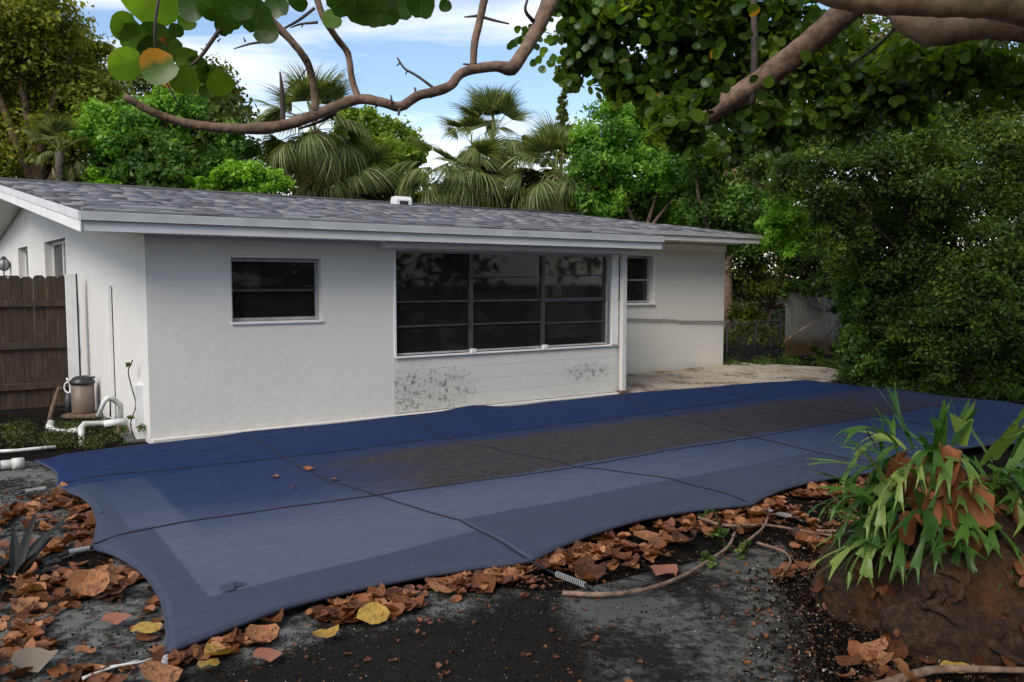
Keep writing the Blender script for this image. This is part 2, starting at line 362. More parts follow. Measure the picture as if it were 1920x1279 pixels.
def cover_mat():
    """blue mesh fabric with sewn reinforcement strips, fading with sky glare put into the colour, and a brown silt stain, in the cover's own coordinates (metres)"""
    m, t, b = mat('blue_mesh_fabric'); v = texc(t); s = N(t, 'ShaderNodeSeparateXYZ'); t.links.new(v, s.inputs[0]); x, y = s.outputs[0], s.outputs[1]
    wob = noise_(t, v, 1.3, 4); fine = noise_(t, texc(t, 1, 'Object', (2, 30, 1)), 2, 6, .7)
    yw = M(t, 'ADD', y, M(t, 'MULTIPLY', M(t, 'SUBTRACT', wob, .5), .5))
    blue = (.013, .024, .072); mid = (.026, .038, .090); faded_glare = (.084, .096, .138); strip = (.040, .050, .080)
    near_y = sm(t, yw, 4.6, 1.6); c = mixc(t, near_y, blue, mid)  # near side paler: fading plus sky glare put into the colour
    lf = M(t, 'MULTIPLY', sm(t, yw, 2.5, 1.2), sm(t, x, 9.5, 2.0)); c = mixc(t, lf, c, faded_glare)
    leftb = M(t, 'MULTIPLY', sm(t, x, .56, .5), sm(t, y, 4.6, 1.0)); c = mixc(t, M(t, 'MULTIPLY', leftb, .8), c, faded_glare)
    # sewn double strips on the near edge (crisp seams)
    def step(val, e, w=.012): return sm(t, val, e+w, e-w)
    s1 = M(t, 'MULTIPLY', step(y, .93), sm(t, x, 2.12, 2.15)); s1 = M(t, 'MULTIPLY', s1, step(x, 6.2))
    s2 = M(t, 'MULTIPLY', step(M(t, 'SUBTRACT', y, M(t, 'MULTIPLY', x, .12)), .42), step(x, 2.12))
    s3 = M(t, 'MULTIPLY', step(x, .3), step(y, 2.0)); s4 = M(t, 'MULTIPLY', step(x, .16), step(y, 3.7))
    st = M(t, 'MAXIMUM', M(t, 'MAXIMUM', s1, s2), M(t, 'MAXIMUM', s3, s4)); c = mixc(t, M(t, 'MULTIPLY', st, .78), c, strip)
    s5 = M(t, 'MULTIPLY', sm(t, y, 3.59, 3.61), 1.0); c = mixc(t, M(t, 'MULTIPLY', s5, .8), c, (.010, .022, .078))
    # silt settled in the sagging middle, held by the two long straps
    nn = noise_(t, v, .9, 5, .6); n4 = noise_(t, texc(t, 1, 'Object', (1, 3, 1)), 10, 9, .8)
    e1 = M(t, 'MULTIPLY', sm(t, y, 1.84, 1.90), sm(t, M(t, 'ADD', y, M(t, 'MULTIPLY', nn, .5)), 3.78, 3.3)); e2 = sm(t, M(t, 'ADD', x, M(t, 'MULTIPLY', nn, 2.0)), 2.4, 4.0); e3 = sm(t, x, 12.5, 8.0)
    silt = M(t, 'MULTIPLY', M(t, 'MULTIPLY', e1, e2), e3); silt = M(t, 'MULTIPLY', silt, M(t, 'ADD', .70, M(t, 'MULTIPLY', n4, .8)))
    siltc = ramp(t, n4, [(.35, (.022, .021, .024)), (.55, (.044, .041, .040)), (.72, (.12, .10, .08))])
    mn = N(t, 'ShaderNodeMath', operation='MINIMUM'); t.links.new(silt, mn.inputs[0]); mn.inputs[1].default_value = .95
    c = mixc(t, mn.outputs[0], c, siltc)
    c = mixc(t, .4, c, ramp(t, fine, [(.3, .3), (.7, .72)]), 'OVERLAY')
    lt = noise_(t, v, 38, 3, .6); c = mixc(t, M(t, 'MULTIPLY', sm(t, lt, .70, .73), .4), c, (.10, .085, .07))
    t.links.new(c, b.inputs['Base Color']); b.inputs['Roughness'].default_value = .75; b.inputs['Specular IOR Level'].default_value = .1
    b.inputs['Sheen Weight'].default_value = .0; b.inputs['Sheen Roughness'].default_value = .5
    wv = noise_(t, v, 420, 2); big = noise_(t, texc(t, 1, 'Object', (.5, 2.2, 1)), 2.2, 5, .6)
    bump(t, b, M(t, 'ADD', M(t, 'MULTIPLY', wv, .03), big), .05, .7); return m
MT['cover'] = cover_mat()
MT['strap'] = simple('black_webbing', (.003, .004, .008), (.008, .009, .016), 20, .9)
MT['hem'] = simple('navy_hem', (.022, .028, .055), (.035, .042, .075), 8, .7)

MT['leaf_dark'] = leafm('dark_olive_leaf', (.038, .060, .011), (.105, .14, .02), (.21, .24, .035), .40)
MT['leaf_shade'] = leafm('shade_tree_leaf', (.075, .095, .014), (.22, .245, .028), (.38, .39, .05), .48)
MT['leaf_olive'] = leafm('olive_leaf', (.022, .044, .009), (.072, .125, .018), (.20, .28, .035), .46)
MT['leaf_green'] = leafm('fresh_green_leaf', (.06, .14, .02), (.17, .35, .04), (.34, .54, .08), .5)
MT['leaf_mid'] = leafm('mid_green_leaf', (.032, .07, .015), (.09, .18, .028), (.20, .33, .05), .45)
MT['leaf_lime'] = leafm('lime_leaf', (.09, .20, .018), (.22, .42, .03), (.36, .58, .06), .5)
MT['leaf_yellowgreen'] = leafm('yellow_green_leaf', (.08, .14, .015), (.22, .34, .03), (.36, .46, .06), .5)
MT['palm_green'] = leafm('palm_leaflet', (.055, .078, .022), (.13, .17, .05), (.28, .32, .13), .4)
MT['palm_dry'] = leafm('dry_palm_leaflet', (.19, .16, .07), (.36, .31, .14), (.50, .44, .24), .35)
MT['grape'] = leafm('sea_grape_leaf', (.032, .068, .010), (.095, .17, .015), (.24, .34, .03), .60, spec=.35)
MT['fern'] = leafm('staghorn_frond', (.03, .085, .018), (.08, .17, .03), (.24, .32, .08), .4, .35)
MT['shield'] = leafm('brown_shield_frond', (.12, .04, .015), (.26, .09, .035), (.36, .15, .06), .15, .7)
MT['litter'] = leafm('fallen_leaf_skin', (.040, .014, .006), (.23, .078, .024), (.48, .22, .10), .18, .55, spots=True)
MT['litter_yellow'] = leafm('yellow_fallen_leaf', (.45, .27, .05), (.60, .40, .09), None, .15, .6, spots=True)
MT['litter_pink'] = leafm('pink_fallen_leaf', (.26, .10, .06), (.30, .13, .085), None, .12, .65)
MT['litter_grey'] = leafm('grey_fallen_leaf', (.14, .115, .09), (.20, .17, .135), None, .1, .7)
MT['brom'] = leafm('dark_bromeliad_leaf', (.006, .009, .006), (.012, .016, .010), None, .05, .5)
MT['weed'] = leafm('weed_leaf', (.035, .07, .012), (.09, .14, .025), (.16, .2, .05), .3)

# ------------------------------------------------------------------ ground, decks
def sheet(name, pts, z, m, kind='structure', sub=0, h=None):
    mb = MB()
    if h: mb.prism([(p[0], p[1]) for p in pts], z-h, z)
    else: mb.poly([(p[0], p[1], z) for p in pts])
    return mb.build(name, m, kind=kind)
def grid_ground():
    mb = MB(); n = 90; xs = np.concatenate([[-600, -200, -60, -20], np.linspace(-8, 12, n), [25, 60, 200, 600]]); ys = np.concatenate([[-200, -60, -15], np.linspace(0, 20, n), [30, 60, 200, 700]])
    for y in ys:
        for x in xs:
            near = max(0, 1-max(0, abs(x-1)-4)/5)*(1 if 0 < y < 9 else 0)
            hh = (mnoise.noise(Vector((x*1.3, y*1.3, 0)))*.018+mnoise.noise(Vector((x*4, y*4, 3)))*.010)*near
            mb.v.append((float(x), float(y), hh-.012 if near else -.012))
    w = len(xs)
    for j in range(len(ys)-1):
        for i in range(w-1): mb.f.append((j*w+i, j*w+i+1, (j+1)*w+i+1, (j+1)*w+i)); mb.sm.append(True)
    return mb.build('ground', MT['soil'], kind='structure')
grid_ground()
def ragged(pts, amp=.03, n=6, seed=0):
    r = random.Random(seed); out = []
    for i, p in enumerate(pts):
        q = pts[(i+1) % len(pts)]
        for k in range(n):
            t = k/n; out.append((p[0]+(q[0]-p[0])*t+r.uniform(-amp, amp), p[1]+(q[1]-p[1])*t+r.uniform(-amp, amp)))
    return out
cc = lambda a, b: tuple(hw(a-.93, b-5.53))[:2]           # the cover's own coordinates
# pool deck concrete round the left end of the cover
sheet('pool_deck', ragged([cc(-3.2, -2.4), cc(1.2, -2.2), cc(2.4, -.75), cc(1.6, .1), cc(.8, .2), cc(.8, 5.3), cc(-3.2, 5.0)], .03, 8, 1), .0, MT['deck'], h=.1)
g1 = [gr(x, y)[:2] for x, y in ((1055, 1115), (1180, 1085), (1330, 1050), (1460, 1018), (1486, 1040), (1450, 1090), (1520, 1180), (1560, 1400), (1000, 1400), (960, 1260), (1020, 1150))]
sheet('concrete_slab', ragged(g1, .012, 6, 2), .010, MT['near_slab'], h=.1)
sheet('patio', [tuple(hw(a, b))[:2] for a, b in ((5.2, 2.2), (7.0, -.9), (9.3, -1.15), (12.3, -.6), (12.9, .6), (12.1, 2.6), (5.2, 2.6))], .03, MT['patio'], h=.1)

# ------------------------------------------------------------------ the house (its own axes: x along the wall, y inwards, z up)
HO = empty('house', C0, ANG, label='low white stucco house with dark windows and grey shingle roof behind the pool cover', cat='house')
SL = .137; ZE = 2.45                                        # roof pitch and eave height
RA0, RA1 = (-.65, -.45), (-1.23, 7.2)                       # rake from eave corner to ridge
EB = -.45; RB = 7.2; FE = 1.4
def zr(b): return ZE+SL*(b-EB) if b <= RB else ZE+SL*(RB-EB)-SL*(b-RB)
def side_a(b): return -.074*b                               # the side wall runs slightly outwards
S = MT['stucco']
TH = .2
# front wall of the wing: pieces round the two openings
def wallpanel(mb, a0, a1, z0, z1, b=0, th=TH): mb.box(a0, a1, b, b+th, z0, z1)
w = MB()
w1 = (.90, 1.97, 1.30, 2.035); W2 = (2.93, 6.57, .80, 2.165)
ZT = 2.47
# one stuccoed face with holes
def holed(mb, a0, a1, z0, z1, holes, b, th):
    xs = sorted({a0, a1, *[h[0] for h in holes], *[h[1] for h in holes]}); zs = sorted({z0, z1, *[h[2] for h in holes], *[h[3] for h in holes]})
    def inh(x, z): return any(h[0] < x < h[1] and h[2] < z < h[3] for h in holes)
    for i in range(len(xs)-1):
        for j in range(len(zs)-1):
            xm, zm = (xs[i]+xs[i+1])/2, (zs[j]+zs[j+1])/2
            if inh(xm, zm): continue
            X0, X1, Z0, Z1 = xs[i], xs[i+1], zs[j], zs[j+1]
            mb.poly([(X0, b, Z0), (X1, b, Z0), (X1, b, Z1), (X0, b, Z1)]); mb.poly([(X0, b+th, Z0), (X0, b+th, Z1), (X1, b+th, Z1), (X1, b+th, Z0)])
    for h in holes:
        A0, A1, Z0, Z1 = h
        mb.poly([(A0, b, Z0), (A0, b, Z1), (A0, b+th, Z1), (A0, b+th, Z0)]); mb.poly([(A1, b, Z0), (A1, b+th, Z0), (A1, b+th, Z1), (A1, b, Z1)])
        mb.poly([(A0, b, Z0), (A0, b+th, Z0), (A1, b+th, Z0), (A1, b, Z0)]); mb.poly([(A0, b, Z1), (A1, b, Z1), (A1, b+th, Z1), (A0, b+th, Z1)])
    for (A0, A1, Z0, Z1) in [(a0, a1, z0, z1)]:
        mb.poly([(A0, b, Z0), (A0, b+th, Z0), (A0, b+th, Z1), (A0, b, Z1)]); mb.poly([(A1, b, Z0), (A1, b, Z1), (A1, b+th, Z1), (A1, b+th, Z0)])
        mb.poly([(A0, b, Z1), (A0, b+th, Z1), (A1, b+th, Z1), (A1, b, Z1)])
    return mb
front = holed(MB(), 0, 2.93, -.1, ZT, [w1], 0, TH).build('wall', S, HO, label='smooth white front wall with the small window')
MB().box(2.931, 6.85, 0, TH, 2.165, ZT).build('header', MT['stucco'], HO)
# footing lip along the wall base
MB().box(0.0, 6.88, -.09, -.001, -.1, .055).build('footing', MT['stucco'], HO, bevel=.01)
# painted block wall under the big window: each block is a piece
bw = MB().box(2.935, 6.84, .012, TH, -.1, .775).build('window_wall', MT['block'], HO, label='peeling block wall stained black under the wide window')
rz_ = [.06, .245, .43, .615, .775]
for r in range(4):
    a = 2.935; k = 0
    first = .4 if r % 2 else .2
    while a < 6.83:
        a1 = min(a+(first if k == 0 else .4), 6.835)
        m = MB(); e = .0009
        d = random.uniform(0, .0012)
        m.box(a+e, a1-e, -.002-d, .0115, rz_[r]+e, rz_[r+1]-e); m.build('block', MT['block'], bw, bevel=.002); a = a1; k += 1
# side wall with openings (gable), following the roof slope
def sp(L, z, off=0): return (side_a(L)-off*.9973, L-off*.074, z)      # point on the side wall plane, off = outwards
def side_wall():
    mb = MB(); holes = [(4.4, 6.2, 1.05, 2.42), (8.0, 9.2, 1.2, 2.42)]
    bs = [0.0, 2.2, 4.4, 6.2, 7.2, 8.0, 9.2, 11.5, 14.4]
    for i in range(len(bs)-1):
        b0, b1 = bs[i], bs[i+1]; t0, t1 = zr(b0)-.12, zr(b1)-.12
        hole = [h for h in holes if abs(h[0]-b0) < .01]
        segs = [(-.1, -.1, t0, t1)] if not hole else [(-.1, -.1, hole[0][2], hole[0][2]), (hole[0][3], hole[0][3], t0, t1)]
        for (z00, z01, z10, z11) in segs:
            mb.poly([sp(b1, z01), sp(b0, z00), sp(b0, z10), sp(b1, z11)])
            mb.poly([sp(b0, z00, -TH), sp(b1, z01, -TH), sp(b1, z11, -TH), sp(b0, z10, -TH)])
        if hole:
            z0, z1 = hole[0][2], hole[0][3]
            mb.poly([sp(b0, z0), sp(b1, z0), sp(b1, z0, -TH), sp(b0, z0, -TH)]); mb.poly([sp(b0, z1), sp(b0, z1, -TH), sp(b1, z1, -TH), sp(b1, z1)])
            mb.poly([sp(b0, z0), sp(b0, z0, -TH), sp(b0, z1, -TH), sp(b0, z1)]); mb.poly([sp(b1, z0), sp(b1, z1), sp(b1, z1, -TH), sp(b1, z0, -TH)])
    return mb
side_wall().build('wall', S, HO, label='bright gable side wall behind the wooden fence')
# main house front beyond the wing
fw_ = [(8.45, 9.40, 1.36, 2.26)]
holed(MB(), 6.66, 11.43, -.1, 2.70, fw_, 2.0, TH).build('wall', S, HO, label='set back white wall at the far right end')
MB().box(6.66, 11.44, 1.975, 1.999, 2.375, 2.5).build('frieze_board', MT['soffit'], HO, bevel=.004)
MB().box(6.65, 6.85, TH+.001, 1.999, -.1, 2.46).build('wall', S, HO, label='short return wall of the wing')
MB().box(11.23, 11.43, 2.201, 14.4, -.1, 2.6).build('wall', S, HO, label='end wall')
holed(MB(), -.9, 11.229, -.1, 2.5, [(5.2, 6.3, 1.2, 2.2), (7.6, 8.9, 1.2, 2.2), (1.0, 2.4, 1.2, 2.2)], 14.2, TH).build('wall', S, HO, label='rear wall')
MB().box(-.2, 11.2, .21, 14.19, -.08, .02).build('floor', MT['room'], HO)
# inner partition so the rooms stay dim, with a wide opening
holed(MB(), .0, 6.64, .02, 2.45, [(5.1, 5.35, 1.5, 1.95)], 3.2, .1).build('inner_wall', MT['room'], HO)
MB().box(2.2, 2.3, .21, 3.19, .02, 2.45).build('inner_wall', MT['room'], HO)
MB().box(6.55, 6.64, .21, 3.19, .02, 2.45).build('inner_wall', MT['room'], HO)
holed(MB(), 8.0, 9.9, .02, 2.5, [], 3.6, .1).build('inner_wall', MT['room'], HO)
for (a0, a1, z0, z1) in ((4.98, 5.12, 1.54, 1.98), (5.40, 5.62, 1.5, 2.02), (5.72, 5.88, 1.54, 1.75)):  # pale panels added in place of daylight seen through rear windows
    MB().box(a0, a1, .32, .34, z0, z1).build('daylight_panel', MT['daylight_panel'], HO)
MB().box(5.70, 6.54, .45, .47, .9, 2.1).build('blind', simple('olive_blind', (.19, .17, .12), (.25, .23, .17), 2, .9), HO)

def window(a0, a1, z0, z1, b, bars, mull=(), frame=.035, depth=.05, fm=None, name='window', label=None, barm=None, cols=None):
    fm = fm or MT['alu']; barm = barm or MT['bar']
    f = MB()
    f.box(a0, a0+frame, b, b+depth, z0, z1); f.box(a1-frame, a1, b, b+depth, z0, z1)
    f.box(a0+frame, a1-frame, b, b+depth, z0, z0+frame); f.box(a0+frame, a1-frame, b, b+depth, z1-frame, z1)
    root = f.build(name, fm, HO, label=label)
    edges = [a0+frame]+[x for m_ in mull for x in (m_-.032, m_+.032)]+[a1-frame]
    for m_ in mull: MB().box(m_-.03, m_+.03, b-.012, b+depth, z0+frame, z1-frame).build('mullion', MT['dark_frame'], root, bevel=.003)
    secs = [(edges[i], edges[i+1]) for i in range(0, len(edges), 2)]
    for i, (s0, s1) in enumerate(secs):
        bz = bars[i] if isinstance(bars[0], list) else bars
        zz = [z0+frame]+sorted(z for z, _ in bz)+[z1-frame]
        for z, th in bz: MB().box(s0, s1, b+.004, b+depth-.004, z-th/2, z+th/2).build('bar', barm if th < .04 else MT['dark_frame'], root, bevel=.002)
        for j in range(len(zz)-1):
            th0 = 0 if j == 0 else dict(bz)[zz[j]]/2; th1 = 0 if j == len(zz)-2 else dict(bz)[zz[j+1]]/2
            m = MB(); tilt = .0
            m.box(s0+.001, s1-.001, b+.02+tilt, b+.026+tilt, zz[j]+th0+.001, zz[j+1]-th1-.001); m.build('pane', MT['glass'], root)
    return root
wn = window(w1[0]+.005, w1[1]-.005, w1[2]+.005, w1[3]-.005, .11, [(1.66, .03)], name='window', label='small square dark window in the front wall', barm=MT['dark_frame'])
MB().box(.89, 1.98, -.022, .108, 1.268, 1.2995).build('sill', MT['trim'], wn, bevel=.006)
wb = window(W2[0]+.03, W2[1]-.01, W2[2]+.01, W2[3]-.004, .045, [[(1.5, .022), (1.18, .022)], [(1.83, .018), (1.5, .03), (1.18, .022)], [(1.86, .022), (1.5, .055), (1.16, .022)]], mull=(4.11, 5.33), frame=.022, name='window', label='wide dark three part window of the wing', fm=MT['alu'])
for (a0, a1) in ((2.985, 4.07), (4.15, 5.29)):
    MB().box(a0, a1, .15, .154, .85, 2.13).build('screen', MT['screen'], wb)
MB().box(2.935, 6.84, -.035, .044, .776, .799).build('sill', MT['trim'], wb, bevel=.005)
for m_ in (4.11, 5.33): MB().box(m_-.035, m_+.035, -.04, .03, .80, .85).build('clip', MT['trim'], wb, bevel=.004)
MB().box(2.925, 2.955, -.02, .04, .80, 2.16).build('casing', MT['trim'], wb, bevel=.004)
wr = window(8.46, 9.39, 1.37, 2.25, 2.10, [(1.8, .03)], name='window', label='small dark window in the set back wall', barm=MT['alu'])
MB().box(8.44, 9.44, 1.95, 2.098, 1.325, 1.3595).build('sill', MT['trim'], wr, bevel=.006)
MB().box(9.401, 9.46, 1.985, 1.999, 1.36, 2.28).build('casing', MT['trim'], wr, bevel=.003)
# beam under the eave over the wide window and corner post
MB().box(2.75, 7.0, -.16, -.003, 2.185, 2.27).build('beam', MT['soffit'], HO, bevel=.004)
MB().box(2.8, 4.3, -.06, -.004, 2.165, 2.182).build('head_strip', MT['trim'], HO)
MB().box(6.575, 6.70, -.05, .0, .80, 2.184).build('corner_board', MT['trim'], HO, bevel=.005)
MB().box(6.72, 6.80, -.13, -.051, .0, 2.184).build('post', MT['block'], HO, bevel=.004)
MB().box(6.69, 6.86, -.15, -.03, .0, .09).build('post_foot', MT['rust'], HO, bevel=.01)
# side windows
def side_window(L0, L1, z0, z1, two=True):
    f = MB(); off = -.12
    def bx(l0, l1, a, c, t=.04):
        f.extr([sp(l0, a, off), sp(l1, a, off), sp(l1, c, off), sp(l0, c, off)], Vector(sp(0, 0, off-t))-Vector(sp(0, 0, off)))
    bx(L0, L1, z0, z0+.05); bx(L0, L1, z1-.05, z1); bx(L0, L0+.05, z0+.05, z1-.05); bx(L1-.05, L1, z0+.05, z1-.05)
    lm = (L0+L1)/2
    bx(lm-.035, lm+.035, z0+.05, z1-.05)
    r = f.build('window', MT['trim'], HO, label='pale framed sliding window in the side wall')
    for l0, l1 in ((L0+.051, lm-.036), (lm+.036, L1-.051)):
        p = MB(); p.extr([sp(l0, z0+.05, off-.02), sp(l1, z0+.05, off-.02), sp(l1, z1-.05, off-.02), sp(l0, z1-.05, off-.02)], Vector(sp(0, 0, -.006))-Vector(sp(0, 0, 0))); p.build('pane', MT['glass'], r)
    return r
side_window(4.4, 6.2, 1.05, 2.42); side_window(8.0, 9.2, 1.2, 2.42)
# --- roof
RO = MB()
xr = 7.21; XE = 11.82
def ra(b): return RA0[0]+(RA1[0]-RA0[0])*(b-EB)/(RB-EB)
def rf(a, b, d=0): return (a, b, zr(b)-d)
deckp = [[rf(ra(EB), EB), rf(xr, EB), rf(xr, FE), rf(XE, FE), rf(XE, RB), rf(RA1[0], RB)], [rf(RA1[0], RB), rf(XE, RB), rf(XE, 14.9), rf(RA0[0]-.1, 14.9)]]
for pts in deckp:
    RO.poly([Vector(p)-Vector((0, 0, .012)) for p in pts]); RO.poly([Vector(p)-Vector((0, 0, .05)) for p in reversed(pts)])
roof = RO.build('roof', MT['shingle'], HO)
# soffit boards (undersides) for wing, rake and far eave
so = MB()
so.poly([(ra(EB), EB+.012, 2.262), (xr-.01, EB+.012, 2.262), (xr-.01, .0, 2.262), (-.02, .0, 2.262)][::-1])
so.poly([(6.87, FE+.01, 2.545), (XE-.02, FE+.01, 2.545), (XE-.02, 1.999, 2.545), (6.87, 1.999, 2.545)][::-1])
for b0, b1 in ((EB+.02, RB), (RB, 14.3)):
    so.poly([(ra(min(b0, RB))+.03, b0, zr(b0)-.17), (side_a(b0)+.02, b0, zr(b0)-.17), (side_a(b1)+.02, b1, zr(b1)-.17), (ra(min(b1, RB))+.03, b1, zr(b1)-.17)])
so.poly([(11.44, 2.0, 2.545), (11.44, 7.2, 3.2), (XE-.02, 7.2, 3.2), (XE-.02, 1.999, 2.545)])
so.build('soffit', MT['soffit'], HO)
MB().box(ra(EB), xr, EB, EB+.02, 2.255, 2.358).build('fascia', MT['fascia'], HO, bevel=.003)
dm = MB(); dm.box(ra(EB)-.004, xr+.03, EB-.022, EB-.001, 2.372, 2.449); dm.box(ra(EB)-.004, xr+.03, EB-.036, EB-.001, 2.3585, 2.3715); dm.build('drip_edge', MT['drip'], HO, bevel=.004)
MB().box(xr-.6, XE, FE, FE+.02, 2.535, 2.63).build('fascia', MT['fascia'], HO, bevel=.003)
dm = MB(); dm.box(xr-.6, XE+.004, FE-.02, FE-.001, 2.643, 2.702); dm.box(xr-.6, XE+.004, FE-.03, FE-.001, 2.6305, 2.6425); dm.build('drip_edge', MT['drip'], HO, bevel=.003)
MB().box(XE-.02, XE, FE+.021, 3.0, 2.55, 2.68).build('fascia', MT['fascia'], HO)
MB().box(xr-.02, xr, EB+.021, FE, 2.27, 2.40).build('fascia', MT['fascia'], HO)
# rake boards
def rk(b, z, o=0): return Vector((ra(b)-o, b, zr(b)-z))
for nm, z0, z1, o0, mm in (('rake_board', .085, .20, .012, 'trim'), ('rake_edge', .0, .084, .024, 'fascia')):
    m = MB(); m.extr([rk(EB-.02, z1, 0), rk(RB, z1, 0), rk(RB, z0, 0), rk(EB-.02, z0, 0)], (-o0, 0, 0)); m.build(nm, MT[mm], HO)
# rear porch roof and beam seen beyond the gable (upper left edge)
# shingle courses: the first courses are pieces of their own, the rest one part
tabs = []
r_ = random.Random(5)
course = .142; nrow = int((RB-EB)/course)
sh = []
for v_ in range(5):
    m = MB(); ww = .30+v_*.012; m.box(-ww/2, ww/2, 0, .19, 0, .012+.003*v_)
    me = m.mesh('shingle', MT['shingle']); a_ = me.attributes.new('tint', 'FLOAT', 'POINT'); a_.data.foreach_set('value', np.full(len(me.vertices), [.2, .45, .6, .8, .35][v_], np.float32)); sh.append(me)
pitch = math.atan(SL)
P_, R_, S_, T_ = [], [], [], []
npiece = 0
for row in range(nrow):
    b = EB+row*course
    a0 = ra(b)+.02; a1 = xr if b < FE-.01 else XE
    off = r_.uniform(0, .3); a = a0-off
    wav = mnoise.noise(Vector((0, b*2, 0)))*.01
    while a < a1:
        wd = r_.choice((.2, .26, .3, .33)); c = a+wd/2
        if a > a0-.02 and a+wd < a1+.05:
            lift = r_.choice((0, .003, .01, .035, .07)); zz = zr(b)-.008+abs(wav)
            if row < 7 and npiece < 280 and row >= 0:
                o = link('shingle', sh[r_.randrange(5)], roof, (c, b+r_.uniform(-.012, .012), zz), (pitch+lift*1.2, 0, r_.uniform(-.01, .01)), (wd/.32, 1, 1.3)); npiece += 1
            else:
                P_.append((c, b+r_.uniform(-.015, .015), zz)); rx = pitch+lift*1.2
                R_.append([[1, 0, 0], [0, math.cos(rx), -math.sin(rx)], [0, math.sin(rx), math.cos(rx)]]); S_.append((wd/2, .19, .015)); T_.append(r_.random())
        a += wd+.003
bt = [(-1,0,0),(1,0,0),(1,1,0),(-1,1,0),(-1,0,1),(1,0,1),(1,1,1),(-1,1,1)]
bf = [(4,5,6,7),(0,1,5,4),(1,2,6,5),(3,0,4,7)]
scatter('shingle_courses', bt, bf, P_, np.array(R_), np.array(S_), MT['shingle'], roof, np.array(T_), kind='stuff')
MB().tube([rf(RA1[0], RB, -.01), rf(XE, RB, -.01)], .05, 6).build('ridge_cap', MT['shingle'], roof)
# roof vent
vb = RB-.35
va = 7.6
def find_a(xpix, b, z):
    lo, hi = -5, 15
    for _ in range(50):
        mdl = (lo+hi)/2; p = hw(mdl, b, z)-Vector((0, 0, H)); q = 960+1520*p.x/p.dot(FW)
        if q < xpix: lo = mdl
        else: hi = mdl
    return lo
va = find_a(758, vb, 3.5)
vt = MB(); z0 = zr(vb)
prof = [(0, -.02), (0, .13), (.05, .2), (.26, .2), (.3, .12), (.3, -.02)]
vt.extr([(va-.19, vb+.0+p[0], z0+p[1]) for p in prof], (.38, 0, 0)); v_o = vt.build('roof_vent', MT['vent'], HO, bevel=.01)
MB().box(va-.11, va+.1, vb-.004, vb+.01, z0+.02, z0+.10).build('vent_opening', MT['black'], v_o)
# wall conduit across the set back wall
MB().tube([(8.5, 1.965, 1.09), (9.6, 1.965, 1.03), (9.62, 1.965, 1.045), (10.05, 1.965, 1.01), (10.1, 1.965, .995), (11.55, 1.965, .94)], .017, 6).build('conduit', MT['alu'], HO)
tag(HO, kind=None)

# ------------------------------------------------------------------ wall lantern on the side wall
la = hw(*sp(10.3, 2.12, .12)[:2], 2.12)
LN = empty('wall_lantern', la, 0, label='small black globe lantern on a curled bracket fixed to the gable side wall', cat='lantern')
gm, gt, gb = mat('frosted_globe'); gb.inputs['Base Color'].default_value = (.25, .25, .24, 1); gb.inputs['Roughness'].default_value = .3
g_ = MB(); prof = [(.002, -.10)]+[(.11*math.sin(a), -.11*math.cos(a)*1.1) for a in np.linspace(.35, 2.8, 9)]+[(.03, .12)]
g_.lathe(prof, 12); g_.build('globe', gm, LN)
g_ = MB()
for k in range(6):
    a = k*math.pi/3; g_.tube([(.117*math.sin(t)*math.cos(a), .117*math.sin(t)*math.sin(a), -.128*math.cos(t)) for t in np.linspace(.1, 3.0, 9)], .008, 5)
g_.lathe([(.05, .11), (.06, .13), (.02, .17)], 8); g_.build('cage', MT['black'], LN)
MB().tube(spline([(0, 0, -.13), (0, 0, -.22), (.12, .02, -.24), (.24, .05, -.16), (.27, .06, -.1)], 4), .014, 6).build('bracket', MT['black'], LN)

# ------------------------------------------------------------------ wooden fence
FO = empty('wooden_fence', hw(side_a(3.5), 3.5), ANG, label='tall dark weathered dog ear picket fence with two rails against the side wall', cat='fence')
fa = -.12; k = 0
while fa > -3.6:
    wd = .146; top = 1.84+random.uniform(-.012, .012); x1 = fa; x0 = fa-wd; c = .035
    m = MB(); pts = [(x0, 0, .02), (x1, 0, .02), (x1, 0, top-c), (x1-c*.7, 0, top-.008), (x1-c, 0, top), (x0+c, 0, top), (x0+c*.7, 0, top-.008), (x0, 0, top-c)]
    yo = .004*(k % 2); m.extr([(p_[0], p_[1]+yo, p_[2]) for p_ in pts], (0, .018, 0)); o = m.build('picket', MT['wood'], FO, bevel=.003); o.rotation_euler = (random.uniform(-.004, .004), random.uniform(-.001, .001), 0); fa -= wd+random.uniform(-.001, .001); k += 1
for z in (1.42, .84, .28): MB().box(-3.6, -.1, -.04, -.001, z, z+.09).build('rail', MT['wood'], FO, bevel=.005)
MB().box(-1.98, -1.89, .02, .11, -.1, 1.8).build('fence_post', MT['wood'], FO)
# white post and slim white rail between fence and house corner
GP = empty('gate_post', gr(146, 772), ANG, label='white weathered square post at the house end of the wooden fence', cat='post')
MB().box(-.09, -.012, 0, .05, 0, 1.86).build('post_board', MT['trim'], GP, bevel=.003)
MB().box(-.01, .035, -.01, .06, 0, 1.87).build('post_edge', MT['trim'], GP, bevel=.003)
MB().box(.036, .055, -.005, .04, 0, 1.87).build('hinge_strip', MT['black'], GP)
dp = hw(*sp(1.55, 0, .03)[:2])
DP = empty('wall_pipe', dp, ANG, label='thin white vertical conduit running up the side wall behind the pool filter', cat='pipe')
MB().box(-.02, .02, -.02, .012, 0, 1.72).build('pipe', MT['trim'], DP, bevel=.004)
MB().box(.021, .028, -.016, .01, 0, 1.7).build('strip', MT['bar'], DP)

